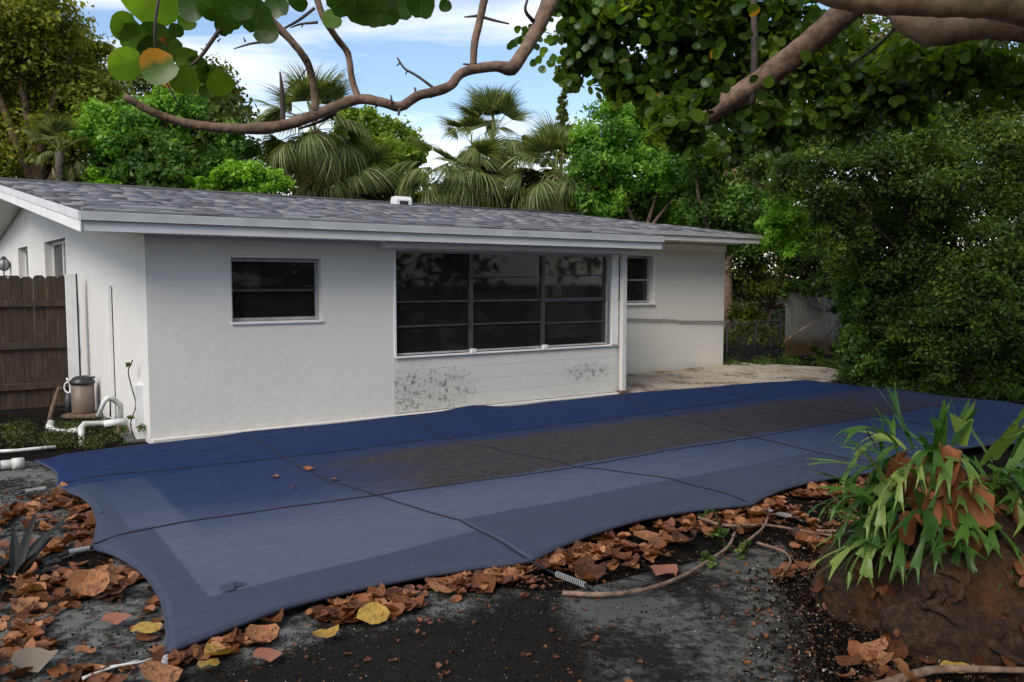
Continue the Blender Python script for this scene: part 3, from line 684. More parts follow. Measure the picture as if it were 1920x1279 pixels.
# ------------------------------------------------------------------ pool filter and pipes
fp = gr(157, 781)
FI = empty('pool_filter', fp, 0, label='tan cylindrical pool filter with black domed lid beside the fence', cat='pool filter')
MB().box(-.2, .26, -.16, .2, 0, .05).build('base_plate', MT['rust'], FI, bevel=.01)
fz = .05
MB().lathe([(.125, fz), (.137, fz+.02), (.137, fz+.38)], 24).build('tank', MT['filter'], FI)
MB().lathe([(.148, fz+.381), (.15, fz+.405), (.14, fz+.43), (.11, fz+.465), (.07, fz+.485), (.02, fz+.49)], 24).build('lid', MT['black'], FI)
MB().box(.09, .165, -.015, .015, fz+.455, fz+.478).build('lid_handle', MT['black'], FI, bevel=.004)
MB().tube([(-.15, -.02, fz+.40), (-.17, -.04, fz+.43), (-.185, -.03, fz+.46)], .012, 6).build('clamp_screw', MT['trim'], FI)
m = MB(); m.lathe([(.04, .05), (.045, .2), (.038, .3)], 12, (-.2, .02, 0)); m.build('pump_canister', MT['bar'], FI)
m = MB(); pts = [(-.2+.05*math.cos(a), .02, .38+.07*math.sin(a)) for a in np.linspace(0, 2*math.pi, 14)]; m.tube(pts, .012, 6); m.build('valve_handle', MT['trim'], FI)
def G(x, y, z=0): return gr(x, y, z)
PW = empty('pool_plumbing', gr(160, 810), 0, label='dirty white PVC pipes and elbows bent round the foot of the pool filter', cat='pipes')
def wt(p, root): return Vector(p)-root.location
pp = lambda *pts: [wt(p, PW) for p in pts]
Yp = 9.0
MB().tube(pp(at(96, 790, 9.3), at(92, 800, 9.25), at(100, 808, 9.15), at(125, 810, 9.1), at(150, 806, 9.0)), [.032, .04, .036, .032, .032], 10).build('lower_pipe', MT['pvc'], PW)
MB().tube(pp(at(153, 840, 8.7), at(153, 822, 8.7), at(152, 803, 8.75), at(158, 796, 8.8), at(185, 794, 8.9), at(238, 790, 9.0)), [.03, .03, .037, .037, .03, .03], 10).build('elbow_pipe', MT['pvc'], PW)
MB().tube(pp(at(195, 795, 8.9), at(236, 790, 9.0)), .04, 12).build('coupling', MT['trim'], PW)
MB().tube(pp(at(184, 780, 8.9), at(196, 752, 8.9), at(203, 746, 8.9), at(212, 748, 8.95), at(226, 760, 9.0), at(226, 788, 9.0)), [.026, .026, .034, .034, .03, .03], 10).build('arched_pipe', MT['pvc'], PW)
MB().tube(pp(at(207, 750, 8.9), at(207, 782, 8.9)), .01, 6).build('stake', MT['black'], PW)
MB().tube(pp(at(90, 800, 9.4), at(98, 765, 9.5), at(110, 730, 9.6), at(113, 727, 9.6)), [.026, .024, .026, .026], 8).build('leaning_pipe', MT['rust'], PW)
MB().tube(pp(at(200, 800, 8.95), at(222, 797, 8.95), at(224, 815, 8.9)), .022, 8).build('return_pipe', MT['rust'], PW)
m = MB(); a_ = gr(-30, 876, .05); b_ = gr(46, 868, .05); m.tube([a_-a_, b_-a_], .045, 12); m.tube([(b_-a_)*.35, (b_-a_)*.38+Vector((.0, 0, 0))], .055, 12); m.tube([(b_-a_)*.68, (b_-a_)*.98], .055, 12)
tag(link('white_pipe', m.mesh('white_pipe', MT['pvc']), None, a_), 'short fat white PVC pipe lying by the left corner of the pool cover', 'pipe')
m = MB(); a_ = gr(-20, 846, .03); pts = [gr(x, y, .03)-a_ for x, y in ((-20, 847), (30, 845), (70, 841), (105, 838))]; m.tube(pts, .018, 8)
tag(link('thin_pipe', m.mesh('thin_pipe', MT['pvc']), None, a_), 'thin whitish pipe lying in the weeds left of the pool filter', 'pipe')
bx = empty('downspout_box', hw(-.03, -.02), ANG, label='white boxed pipe chase at the left corner of the front wall with vine', cat='pipe chase')
bx.location = hw(*sp(.35, 0, .02)[:2])
MB().box(-.05, .05, -.1, .1, 0, .62).build('chase', MT['trim'], bx, bevel=.004)

# ------------------------------------------------------------------ pool cover
LC, WC = 11.75, 5.32
na, nb = 236, 108
nearA = [(0, 0), (2.09, .06), (4.22, .12), (6.25, .1), (8.6, .08), (11.3, .15)]
farA = [(-.2, 5.0), (1.86, 5.27), (3.9, 5.27), (7.5, 5.25), (10.55, 4.9), (11.3, 4.75)]
leftA = [(0, 0), (-.08, 1.9), (-.12, 3.81), (-.2, 5.0)]
rightA = [(11.3, .15), (11.6, 1.6), (11.65, 3.2), (11.3, 4.75)]
def edge(pts, t, axis, depth, inward):
    """point along a scalloped edge: t along 0..1 by the axis coordinate"""
    lo, hi = pts[0][axis], pts[-1][axis]; x = lo+(hi-lo)*t
    for i in range(len(pts)-1):
        if x <= pts[i+1][axis]+1e-9:
            u = (x-pts[i][axis])/(pts[i+1][axis]-pts[i][axis]); o = 1-axis
            y = pts[i][o]+(pts[i+1][o]-pts[i][o])*u
            sc = depth*min(1.0, (pts[i+1][axis]-pts[i][axis])/2.0)*4*u*(1-u)
            return x, y+inward*sc
    return pts[-1][axis], pts[-1][1-axis]
def zprof(d):
    """height of the sheet at distance d inside the anchored edge"""
    xs = [0, .25, .55, .88, 1.4, 1.9, 2.3, 2.7]; zs = [.055, .080, .135, .21, .185, .145, .10, .08]
    return float(np.interp(d, xs, zs))
def cover_pt(s, t):
    bx_, by_ = edge(nearA, s, 0, .17, 1); tx_, ty_ = edge(farA, s, 0, .04, -1)
    ly, lx = edge(leftA, t, 1, .14, 1); ry, rx = edge(rightA, t, 1, .25, -1)
    # transfinite blend
    c00, c10, c01, c11 = (0, 0), (11.3, .15), (-.2, 5.0), (11.3, 4.75)
    X = (1-t)*bx_+t*tx_+(1-s)*lx+s*rx-((1-s)*(1-t)*c00[0]+s*(1-t)*c10[0]+(1-s)*t*c01[0]+s*t*c11[0])
    Y = (1-t)*by_+t*ty_+(1-s)*ly+s*ry-((1-s)*(1-t)*c00[1]+s*(1-t)*c10[1]+(1-s)*t*c01[1]+s*t*c11[1])
    return X, Y
def cz(X, Y, s, t):
    near = zprof(max(0, Y-.05)); far = float(np.interp(5.2-Y, [0, .3, .9, 1.6, 2.7], [.07, .085, .13, .125, .085])); left = float(np.interp(X+.05, [0, .25, .5, .9, 1.8, 2.7], [.055, .125, .20, .18, .12, .085])); right = float(np.interp(11.4-X, [0, .4, .9, 2.2], [.055, .13, .16, .085]))
    z = min(min(near, far), min(left, right)) if min(X, Y, 5.2-Y, 11.4-X) < .9 else max(min(near, left), .0)*.0 + max(.085, min(near, far, left, right))
    z += .014*mnoise.noise(Vector((X*.8, Y*2.5, 0)))+.006*mnoise.noise(Vector((X*2.2+Y, Y*5-X*.5, 9)))+.003*mnoise.noise(Vector((X*3, Y*3, 5)))
    # little hump where the sheet is lifted against the far wall
    z += .007*math.sin(Y*9+X*1.3+2*mnoise.noise(Vector((X*.7, Y*.7, 3))))*max(0, 1-Y/1.6)*(.4+.6*mnoise.noise(Vector((X*.5, 0, 7))))
    z += .05*math.exp(-((X-4.85)/.35)**2-((Y-5.2)/.2)**2)
    return z
mb = MB(); CV = {}
for j in range(nb+1):
    for i in range(na+1):
        s, t = i/na, j/nb; X, Y = cover_pt(s, t); z = cz(X, Y, s, t); mb.v.append((X, Y, z)); CV[i, j] = (X, Y, z)
for j in range(nb):
    for i in range(na): q = j*(na+1)+i; mb.f.append((q, q+1, q+na+2, q+na+1)); mb.sm.append(True)
PC = empty('pool_cover', cc(0, 0)+(0,), ANG, label='large blue mesh safety cover with black straps stretched over the swimming pool', cat='pool cover')
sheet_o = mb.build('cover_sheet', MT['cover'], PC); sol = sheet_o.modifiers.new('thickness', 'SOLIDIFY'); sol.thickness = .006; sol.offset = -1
def hem(pts, name='hem'):
    m = MB()
    for k in range(len(pts)-1):
        (x0, y0, z0), (x1, y1, z1) = pts[k], pts[k+1]
    m.tube([(p[0], p[1], p[2]-.012) for p in pts], .011, 6, flat=1.3); return m.build(name, MT['hem'], PC)
hem([CV[i, 0] for i in range(na+1)]); hem([CV[0, j] for j in range(nb+1)]); hem([CV[na, j] for j in range(nb+1)]); hem([CV[i, nb] for i in range(na+1)])
from mathutils.bvhtree import BVHTree
bvh = BVHTree.FromPolygons(mb.v, mb.f)
def onc(x, y, up=.004):
    h = bvh.ray_cast(Vector((x, y, 2)), Vector((0, 0, -1)))
    return Vector((x, y, (h[0].z if h[0] else .05)+up))
def strap(pts, w=.022, name='strap'):
    pth = []
    for i in range(len(pts)-1):
        n_ = max(2, int((Vector(pts[i+1])-Vector(pts[i])).length/.07))
        for k in range(n_): pth.append(Vector(pts[i]).lerp(Vector(pts[i+1]), k/n_))
    pth.append(Vector(pts[-1])); P3 = [onc(p.x, p.y, .0) for p in pth]; m = MB()
    for k in range(len(P3)-1):
        a, b = P3[k], P3[k+1]; d = (b-a).normalized(); sd_ = Vector((-d.y, d.x, 0))*w/2; u = Vector((0, 0, .006))
        if k == 0: prev = (a-sd_, a+sd_)
        cur = (b-sd_, b+sd_)
        m.poly([prev[0]+u, cur[0]+u, cur[1]+u, prev[1]+u]); m.poly([prev[1]+u, cur[1]+u, cur[1], prev[1]]); m.poly([prev[0], cur[0], cur[0]+u, prev[0]+u]); prev = cur
    return m.build(name, MT['strap'], PC)
strap([(-.07, 1.9), (.5, 1.95), (1.9, 1.88), (3.8, 1.78), (6.7, 1.78), (8.5, 1.85), (11.4, 1.85)], .014)
strap([(-.1, 3.8), (.35, 3.82), (1.7, 3.62), (3.4, 3.6), (6.0, 3.58), (8.5, 3.7), (10.4, 4.75)], .014)
strap([(2.09, .09), (2.1, .9), (1.92, 1.88), (1.78, 2.5), (1.76, 3.2), (1.76, 3.62), (1.86, 5.2)], .014)
strap([(4.22, .15), (4.2, .94), (3.85, 1.78), (3.5, 3.58), (3.9, 5.2)], .014)
strap([(6.25, .13), (6.15, .9), (6.3, 1.75), (6.6, 3.58), (7.4, 5.15)], .014)
strap([(8.6, .12), (8.6, .95), (8.6, 1.85), (8.7, 3.72), (8.9, 5.0)], .014)
# springs and anchor straps beyond the edge
def spring(x, y, dx, dy, L=.32, tail=.14):
    d = Vector((dx, dy, 0)).normalized(); p = Vector((x, y, .055)); m = MB()
    p2 = p+d*tail; sdv = Vector((-d.y, d.x, 0))*.012
    m.poly([p-sdv, p2-sdv+Vector((0, 0, -.02)), p2+sdv+Vector((0, 0, -.02)), p+sdv]); m.build('anchor_strap', MT['strap'], PC)
    m = MB(); pts = []
    ax = p2+Vector((0, 0, -.018))
    for k in range(15*8): a = k/8*2*math.pi; q = ax+d*(L*.6*k/120)+Vector((-d.y, d.x, 0))*math.cos(a)*.016+Vector((0, 0, math.sin(a)*.016)); pts.append(q)
    m.tube(pts, .0035, 4); m.build('spring', MT['alu'], PC)
    m = MB(); m.tube([ax+d*L*.6, ax+d*L*.9+Vector((0, 0, -.015))], .012, 6); m.build('spring_sleeve', MT['black'], PC)
spring(2.09, .03, .12, -1, .40, .22); spring(4.22, .1, .1, -1); spring(6.25, .06, 0, -1); spring(0, -.01, -.35, -1, .3, .03); spring(-.12, 3.8, -1, -.1, .25, .08); spring(-.2, 4.98, -1, .1, .25, .05); spring(-.08, 1.88, -1, -.1, .2, .02)
# torn flap near the left corner
q = onc(.42, .50, .0); m = MB()
m.poly([q+Vector((-.05, -.03, .002)), q+Vector((.01, -.04, .012)), q+Vector((.03, .03, .03)), q+Vector((-.05, .04, .012))]); m.poly([q+Vector((.03, .03, .03)), q+Vector((.08, .03, .012)), q+Vector((.10, .02, .008)), q+Vector((.02, .0, .018))])
m.build('torn_flap', MT['hem'], PC)

# ------------------------------------------------------------------ vegetation builders
LQ = np.array([(0, -.5, 0), (.26, -.05, .05), (0, .5, 0), (-.26, -.05, .05)]); LQF = [(0, 1, 2, 3)]
def crown(name, lobes, n, size, m, parent, shell=.55, flat=1.0, outw=.5, updown=.4, seed=0, jit=.35, kind=None, tpl=None, tplf=None):
    """leaf-sized faces through the volume of several lobes; lobes: (centre, radius)"""
    if tpl is None and n > 2000 and not name.startswith('wood'): n = int(n*2.1); size *= .66
    r = np.random.default_rng(seed+11); C = np.array([tuple(c) for c, _ in lobes]); Rr = np.array([q for _, q in lobes])
    wgt = Rr**2; wgt = wgt/wgt.sum(); idx = r.choice(len(lobes), n, p=wgt)
    # twig clumps inside each lobe so that the outline is broken
    ncl = max(6, n//110); ci = r.choice(len(lobes), ncl, p=wgt)
    d = r.normal(size=(ncl, 3)); d /= np.linalg.norm(d, axis=1, keepdims=True); d[:, 2] *= flat
    rad = Rr[ci]*(shell+(1-shell)*r.random(ncl)**.6)*r.uniform(.8, 1.15, ncl)
    CP = C[ci]+d*rad[:, None]
    k = r.integers(0, ncl, n); dd = r.normal(size=(n, 3)); sc = Rr[ci[k]]*jit*.5
    P = CP[k]+dd*sc[:, None]*np.array([1, 1, .75])
    nrm = d[k]*outw+r.normal(size=(n, 3))*.55+np.array([0, 0, updown])
    R = rotmats(nrm, r.uniform(0, 6.28, n)); S = size*r.uniform(.35, 1.5, n)
    tint = np.clip(r.random(ncl)[k]*.75+(r.random(n)-.3)*.45, 0, 1)
    return scatter(name, LQ if tpl is None else tpl, LQF if tplf is None else tplf, P, R, S, m, parent, tint, kind=kind)
def limb_tree(base, lobes, r0, m, parent, seed=0, name='trunk'):
    rr = random.Random(seed); mb = MB(); base = Vector(base)
    cen = sum((Vector(c) for c, _ in lobes), Vector())/len(lobes); top = Vector((base.x*.5+cen.x*.5, base.y*.5+cen.y*.5, max(1.2, cen.z*.55)))
    mid = base.lerp(top, .5)+Vector((rr.uniform(-.2, .2), rr.uniform(-.2, .2), 0))
    mb.tube(spline([base-Vector((0, 0, .1)), mid, top], 4), lerpl([r0*1.25, r0, r0*.75], 4), 9, bump=.06)
    mb.build(name, m, parent)
    for c, q in lobes[:9]:
        c = Vector(c); md = top.lerp(c, .5)+Vector((rr.uniform(-.3, .3), rr.uniform(-.3, .3), -.25))
        b2 = MB(); b2.tube(spline([top-Vector((0, 0, .15)), md, c], 4), lerpl([r0*.5, r0*.3, r0*.12], 4), 6, bump=.06); b2.build('limb', m, parent)
def L_(lst, Y, dY=0, seed=0):
    rr = random.Random(seed); out = []
    for x, y, rp in lst:
        yy = Y+rr.uniform(-dY, dY); out.append((at(x, y, yy), rp*yy/1520))
    return out
def tree(name, label, cat, lobes, Y, n, size, m, base=None, r0=.2, dY=1.0, group=None, seed=0, bark=None, root='foliage', **k):
    Ls = L_(lobes, Y, dY, seed); cx = sum(x for x, _, _ in lobes)/len(lobes)
    b = Vector(base) if base else Vector((at(cx, 500, Y).x, Y, 0))
    e = empty(name, b, 0, label=label, cat=cat, group=group)
    Lr = [(c-b, r) for c, r in Ls]
    crown('crown', Lr, n, size, MT[m], e, seed=seed, **k); limb_tree(Vector((0, 0, 0)), Lr, r0, bark or MT['bark'], e, seed)
    return e

# far background trees -------------------------------------------------
tree('shade_tree', 'tall dark olive shade tree filling the upper left corner', 'tree',
     [(20, 60, 90), (-30, 160, 110), (90, 130, 95), (140, 90, 55), (60, 230, 110), (160, 200, 80), (20, 330, 90), (150, 290, 80), (-60, 40, 100), (90, 30, 60), (180, 150, 45), (60, 100, 95)], 25, 34000, .24, 'leaf_shade', r0=.4, dY=1.6, seed=1, jit=.42)
tree('shade_tree', 'dark rounded tree rising behind the hanging branch left of the shaggy palm', 'tree',
     [(300, 200, 75), (370, 190, 70), (420, 220, 50), (260, 250, 70), (350, 270, 70), (430, 265, 40), (395, 165, 45)], 31, 13000, .32, 'leaf_dark', r0=.35, dY=1.5, seed=2, jit=.4)
tree('feathery_tree', 'bright feathery green tree just above the roof under the hanging branch', 'tree',
     [(200, 225, 55), (260, 215, 45), (175, 250, 40), (330, 200, 45), (300, 235, 50), (225, 270, 50)], 24.0, 9000, .23, 'leaf_green', r0=.15, dY=.8, seed=3, flat=.6)
tree('broadleaf_tree', 'dark green bushy tree above the roof centre of the left group', 'tree',
     [(290, 300, 55), (340, 310, 45), (250, 320, 45), (370, 330, 40), (310, 345, 45), (210, 310, 45), (230, 350, 40), (400, 280, 40), (450, 270, 40)], 23.5, 12000, .22, 'leaf_mid', r0=.15, dY=.8, seed=4)
tree('feathery_shrub', 'drooping bright green feathery shrub between the dark tree and the shaggy palm', 'shrub',
     [(430, 325, 32), (470, 330, 38), (510, 345, 30), (420, 350, 28), (460, 360, 30), (525, 330, 18)], 22.5, 7000, .19, 'leaf_lime', r0=.08, dY=.5, seed=5, flat=.55)
tree('yellow_green_shrub', 'small yellow green shrub peeping over the roof near the left fan palm', 'shrub',
     [(175, 335, 22), (200, 345, 18), (350, 350, 18), (380, 355, 20)], 22.5, 2500, .17, 'leaf_lime', r0=.05, dY=.4, seed=6)
tree('round_tree', 'rounded mid green tree standing between the two palm groups', 'tree',
     [(690, 250, 45), (740, 270, 45), (660, 260, 40), (720, 310, 60), (770, 290, 32), (690, 340, 55), (760, 350, 45), (655, 220, 28), (650, 320, 45)], 28, 15000, .24, 'leaf_yellowgreen', r0=.22, dY=1.0, seed=7)
tree('leafy_tree', 'bright green leafy tree right of the palms with fresh small leaves', 'tree',
     [(1140, 235, 50), (1190, 260, 60), (1120, 300, 55), (1180, 340, 65), (1250, 300, 60), (1120, 370, 50), (1240, 370, 60), (1300, 330, 55), (1170, 400, 40), (1290, 400, 45), (1160, 200, 30), (1210, 215, 45)], 24, 24000, .2, 'leaf_green', r0=.18, dY=1.2, seed=8)
tree('leafy_tree', 'dark green tree behind the right end of the roof in the shade of the canopy', 'tree',
     [(1350, 340, 60), (1330, 400, 50), (1390, 390, 55), (1380, 300, 60), (1300, 260, 60), (1440, 330, 60)], 22, 14000, .18, 'leaf_mid', r0=.16, dY=1.0, seed=9)
tree('lime_shrub', 'vivid lime green shrub hanging beside the far right end of the roof', 'shrub',
     [(1450, 440, 32), (1490, 420, 38), (1530, 450, 34), (1470, 390, 34), (1540, 400, 40), (1440, 410, 22), (1590, 440, 30), (1480, 470, 20)], 16.5, 9000, .115, 'leaf_lime', base=(8.2, 17.5, 0), bark=MT['twig'], r0=.03, dY=.6, seed=10)
# slender conifer top
cf = empty('conifer', (at(1052, 300, 30).x, 30, 0), 0, label='slim conifer tip showing above the shaggy palm on the right', cat='tree')
MB().tube([(0, 0, -.1), (0, 0, 8.5)], [.16, .03], 7).build('trunk', MT['bark'], cf)
ll = [];
for k in range(26):
    z = 4.2+k*.175; rad = 1.35*(1-(z-4.0)/5.2)
    for j in range(7):
        a = j*.9+k*1.3; ll.append((Vector((math.cos(a)*rad*.55, math.sin(a)*rad*.55, z)), .22+.2*rad*.4))
crown('crown', ll, 7000, .17, MT['leaf_dark'], cf, seed=21, flat=.5)

# palms ------------------------------------------------------------------
def fan_frond(nleaf=26, Lf=.95, pet=1.0, droop=.5, m=None, spread=2.5, wid=.021, seed=0, tip=.5):
    """petiole from the origin along +x, fan of narrow leaflets at its end"""
    r = random.Random(seed); V = []; Fq = []; T = []
    def q(a, b, w0, w1, nrm):
        d = (b-a).normalized(); s_ = d.cross(nrm).normalized(); i = len(V)
        V.extend([a-s_*w0, a+s_*w0, b+s_*w1, b-s_*w1]); Fq.append((i, i+1, i+2, i+3))
    P0 = Vector((0, 0, 0)); N_ = Vector((0, 0, 1)); pts = [Vector((pet*t, 0, pet*.18*math.sin(t*2)-droop*.35*pet*t*t)) for t in (0, .33, .66, 1)]
    for a, b in zip(pts, pts[1:]): q(a, b, .022, .018, N_); T += [.9]*4
    hub = pts[-1]; base = (pts[-1]-pts[-2]).normalized()
    for k in range(nleaf):
        u = (k/(nleaf-1)-.5)*spread; d = (base*math.cos(u)+Vector((0, 1, 0))*math.sin(u)).normalized(); LL = Lf*(1-.25*abs(u)/1.3)*r.uniform(.85, 1.08); tv = r.random()
        a = hub.copy(); fold = .25*(1 if k % 2 else -1); dz = .12
        for sgi in range(4):
            dd = Vector((d.x, d.y, d.z+dz)).normalized(); b = a+dd*LL/4; nn = Vector((0, math.sin(fold), math.cos(fold)))
            w = [.5, 1, .85, .5, .08]; q(a, b, wid*w[sgi], wid*w[sgi+1], nn); T += [tv]*4; a = b; dz -= tip*(.35+.5*sgi)*r.uniform(.7, 1.2)
    me = bpy.data.meshes.new('frond'); me.from_pydata([tuple(v) for v in V], [], Fq); me.materials.append(m); a_ = me.attributes.new('tint', 'FLOAT', 'POINT'); a_.data.foreach_set('value', np.array(T, np.float32)); return me
FR_UP = [fan_frond(46, 1.15, 1.0, .25, MT['palm_green'], 2.9, seed=i, tip=.22) for i in range(3)]
FR_DR = [fan_frond(46, 1.3, 1.0, .7, MT['palm_green'], 2.6, seed=10+i, tip=1.1) for i in range(3)]
FR_DEAD = [fan_frond(38, 1.3, .8, .9, MT['palm_dry'], 2.2, seed=20+i, tip=1.6) for i in range(2)]
def palm(x, ytop, Y, sc, nup, ndr, ndead, label, seed, upto=80):
    top = at(x, ytop, Y); e = empty('fan_palm', (top.x, top.y, 0), 0, label=label, cat='palm tree', group='fan palms behind the house')
    r = random.Random(seed); m = MB(); m.tube(spline([(0, 0, -.1), (r.uniform(-.1, .1), 0, top.z*.5), (0, 0, top.z)], 6), lerpl([.2*sc, .15*sc, .15*sc], 6), 12, bump=.12); m.build('trunk', MT['palm_trunk'], e)
    for kind, n, lo, hi in (('u', nup, 25, upto), ('d', ndr, -25, 30), ('x', ndead, -75, -30)):
        for k in range(n):
            me = r.choice({'u': FR_UP, 'd': FR_DR, 'x': FR_DEAD}[kind]); az = (k+r.uniform(-.3, .3))/max(n, 1)*6.283; el = math.radians(r.uniform(lo, hi))
            R = Matrix.Rotation(az, 4, 'Z') @ Matrix.Rotation(-el, 4, 'Y') @ Matrix.Rotation(r.uniform(-.5, .5), 4, 'X')
            o = bpy.data.objects.new('frond', me); COL.objects.link(o); o.parent = e; s_ = sc*r.uniform(.85, 1.1)
            o.matrix_local = Matrix.Translation((0, 0, top.z+r.uniform(-.15, .1)*sc)) @ R @ Matrix.Diagonal((s_, s_, s_, 1))
    return e
palm(590, 245, 24.5, 1.0, 16, 26, 34, 'shaggy fan palm with brown hanging fronds behind the hanging branch', 1)
palm(850, 330, 24.5, .98, 4, 32, 22, 'low wide fan palm with drooping olive fronds left of the tall palm heads', 2, 40)
palm(925, 262, 26.5, .9, 20, 12, 8, 'upright fan palm head with spiky fronds against the white sky', 3, 88)
palm(885, 275, 27.5, .85, 5, 1, 0, 'small leaning palm head left of the tallest palm head', 4, 60)
palm(1045, 330, 24.5, .98, 14, 32, 26, 'shaggy fan palm with drooping fronds beside the leafy tree', 5)
palm(645, 330, 25.5, 1.0, 3, 20, 22, 'half hidden fan palm with dry fronds below the shaggy palm', 6, 40)
palm(960, 350, 27, 1.0, 4, 24, 14, 'short dark fan palm between the two wide drooping palms', 8, 60)
palm(110, 285, 22.5, .55, 12, 4, 2, 'young green fan palm in front of the dark shade tree on the left', 7, 85)

# one far wood that closes the gaps above the roof
fw_l = [(at(x, y, 36), 60*36/1520) for x, y in [(x, 430+random.uniform(-12, 12)-(70 if x < 560 else 0)) for x in range(-1000, 1500, 48)]]
crown('far_woodland', fw_l, 34000, .38, MT['leaf_dark'], None, seed=33, kind='stuff', jit=.5)
crown('woodland_added_behind', [(Vector((x, -9+random.uniform(-1, 1)-abs(x-4)*.1, z)), 1.9) for x in range(-14, 26, 2) for z in (1.2, 3.6, 5.6)]+[(Vector((17+random.uniform(-1, 1), y, z)), 1.9) for y in range(-8, 14, 2) for z in (1.2, 3.6, 6)], 26000, .36, MT['leaf_mid'], None, seed=34, kind='stuff', jit=.6)  # unseen leaf mass added to darken window reflections and block low sky light
# ------------------------------------------------------------------ right side: shed boards, chain link, hedge
sb = gr(1472, 668); s2 = gr(1585, 664)
SHD = empty('board_fence', sb, math.atan2(s2.y-sb.y, s2.x-sb.x), label='short whitish board fence panel stained brown at its foot beyond the patio', cat='fence')
bm_, bt_, bb_ = mat('old_white_board'); v = texc(bt_); s_ = N(bt_, 'ShaderNodeSeparateXYZ'); bt_.links.new(v, s_.inputs[0]); nn = noise_(bt_, v, 4, 6, .7)
c_ = ramp(bt_, nn, [(.3, (.25, .24, .22)), (.7, (.38, .37, .34))]); c_ = mixc(bt_, sm(bt_, M(bt_, 'ADD', s_.outputs[2], M(bt_, 'MULTIPLY', nn, -.5)), .35, -.02), c_, (.13, .075, .04))
bt_.links.new(c_, bb_.inputs['Base Color']); bb_.inputs['Roughness'].default_value = .85
wtot = (s2-sb).length+.1; xx = 0; r_ = random.Random(3)
while xx < wtot:
    wd = r_.choice((.2, .22, .23)); MB().box(xx, xx+wd-.02, 0, .02, 0, 1.5+r_.uniform(-.02, .02)).build('board', bm_, SHD, bevel=.003); xx += wd
MB().box(0, wtot, .021, .06, 1.2, 1.3).build('rail', bm_, SHD); MB().box(0, wtot, .021, .06, .3, .4).build('rail', bm_, SHD)
# chain link gate
cg = gr(1352, 690); c2 = gr(1474, 668)
CG = empty('chain_link_gate', gr(1362, 685), math.atan2(c2.y-cg.y, c2.x-cg.x), label='low chain link gate in deep shade between the house end and the board fence', cat='gate')
wl = (c2-gr(1362, 685)).length
MB().tube([(0, 0, .86), (wl, 0, .86)], .02, 6).build('top_rail', MT['bar'], CG)
for k in range(3): MB().tube([(wl*k/2, 0, -.05), (wl*k/2, 0, .9)], .022, 6).build('gate_post', MT['bar'], CG)
m = MB()
for k in range(int((wl+.86)/.09)):
    x0 = k*.09
    a, b = max(0, x0-.86), min(wl, x0)
    if b > a: m.tube([(a, 0, x0-a), (b, 0, x0-b)], .003, 3, cap=False); m.tube([(wl-a, 0, x0-a), (wl-b, 0, x0-b)], .003, 3, cap=False)
m.build('wire_mesh', MT['bar'], CG, kind='stuff')

tree('dark_shrub', 'dense dark shrub filling the gap behind the chain link gate', 'shrub',
     [(1390, 560, 45), (1430, 540, 50), (1480, 510, 50), (1400, 620, 45), (1450, 620, 45), (1380, 500, 40), (1540, 510, 45), (1430, 480, 45), (1590, 530, 40), (1360, 640, 30)], 22, 14000, .14, 'leaf_dark', r0=.08, dY=.8, seed=40)
tree('dark_tree', 'dark leaning tree with bare stems above the board fence', 'tree',
     [(1500, 490, 40), (1560, 480, 50), (1620, 500, 50), (1400, 450, 45), (1460, 440, 40), (1600, 420, 55), (1540, 540, 25)], 21.0, 12000, .14, 'leaf_mid', r0=.12, dY=.8, seed=41)
tree('hedge_shrub', 'bushy green shrub spilling onto the patio edge at its right corner', 'shrub',
     [(1640, 610, 50), (1620, 660, 45), (1660, 690, 42), (1700, 640, 50), (1690, 580, 50), (1625, 700, 26), (1720, 700, 40), (1610, 550, 40), (1640, 530, 45), (1700, 520, 50)], 14.0, 22000, .10, 'leaf_mid', r0=.05, dY=.5, seed=42)
tree('hedge_shrub', 'tall dark vine covered shrub behind the staghorn fern on the right', 'shrub',
     [(1780, 600, 75), (1860, 620, 80), (1760, 680, 50), (1830, 700, 50), (1900, 560, 70), (1940, 660, 80), (1760, 520, 60), (1890, 710, 40), (1820, 560, 70), (1700, 600, 50), (1930, 720, 50)], 13.0, 30000, .10, 'leaf_olive', r0=.07, dY=.6, seed=43)
tree('hedge_tree', 'olive green small leaved tree massed over the right side of the yard', 'tree',
     [(1660, 470, 70), (1720, 420, 80), (1620, 400, 60), (1800, 470, 80), (1880, 430, 80), (1560, 340, 60), (1640, 320, 70), (1740, 320, 80), (1480, 330, 45), (1430, 300, 45), (1500, 270, 60), (1600, 250, 70), (1700, 240, 80), (1850, 320, 90), (1940, 480, 70), (1940, 300, 80), (1580, 440, 50), (1600, 500, 40)], 13.5, 52000, .105, 'leaf_olive', base=(9.6, 15, 0), bark=MT['twig'], r0=.16, dY=1.2, seed=44)
tree('hedge_tree', 'dark tree in deep shade at the right edge behind the olive one', 'tree',
     [(1500, 200, 80), (1600, 140, 90), (1720, 150, 100), (1840, 180, 100), (1920, 250, 90), (1420, 180, 70), (1800, 80, 90), (1650, 60, 80), (1900, 90, 90), (1380, 250, 50), (2000, 400, 100), (1840, 560, 70), (1960, 600, 80)], 17, 26000, .17, 'leaf_dark', r0=.3, dY=1.4, seed=45)
tree('hanging_vine', 'leafy vine mass hanging over the top of the whitish board fence', 'vine',
     [(1480, 545, 18), (1510, 540, 16), (1560, 545, 22), (1590, 575, 26), (1600, 620, 26), (1540, 535, 18), (1530, 665, 16), (1480, 670, 14), (1585, 660, 22)], 19.2, 4000, .13, 'leaf_mid', base=(8.6, 19.6, 0), r0=.03, dY=.2, seed=47, bark=MT['twig'])
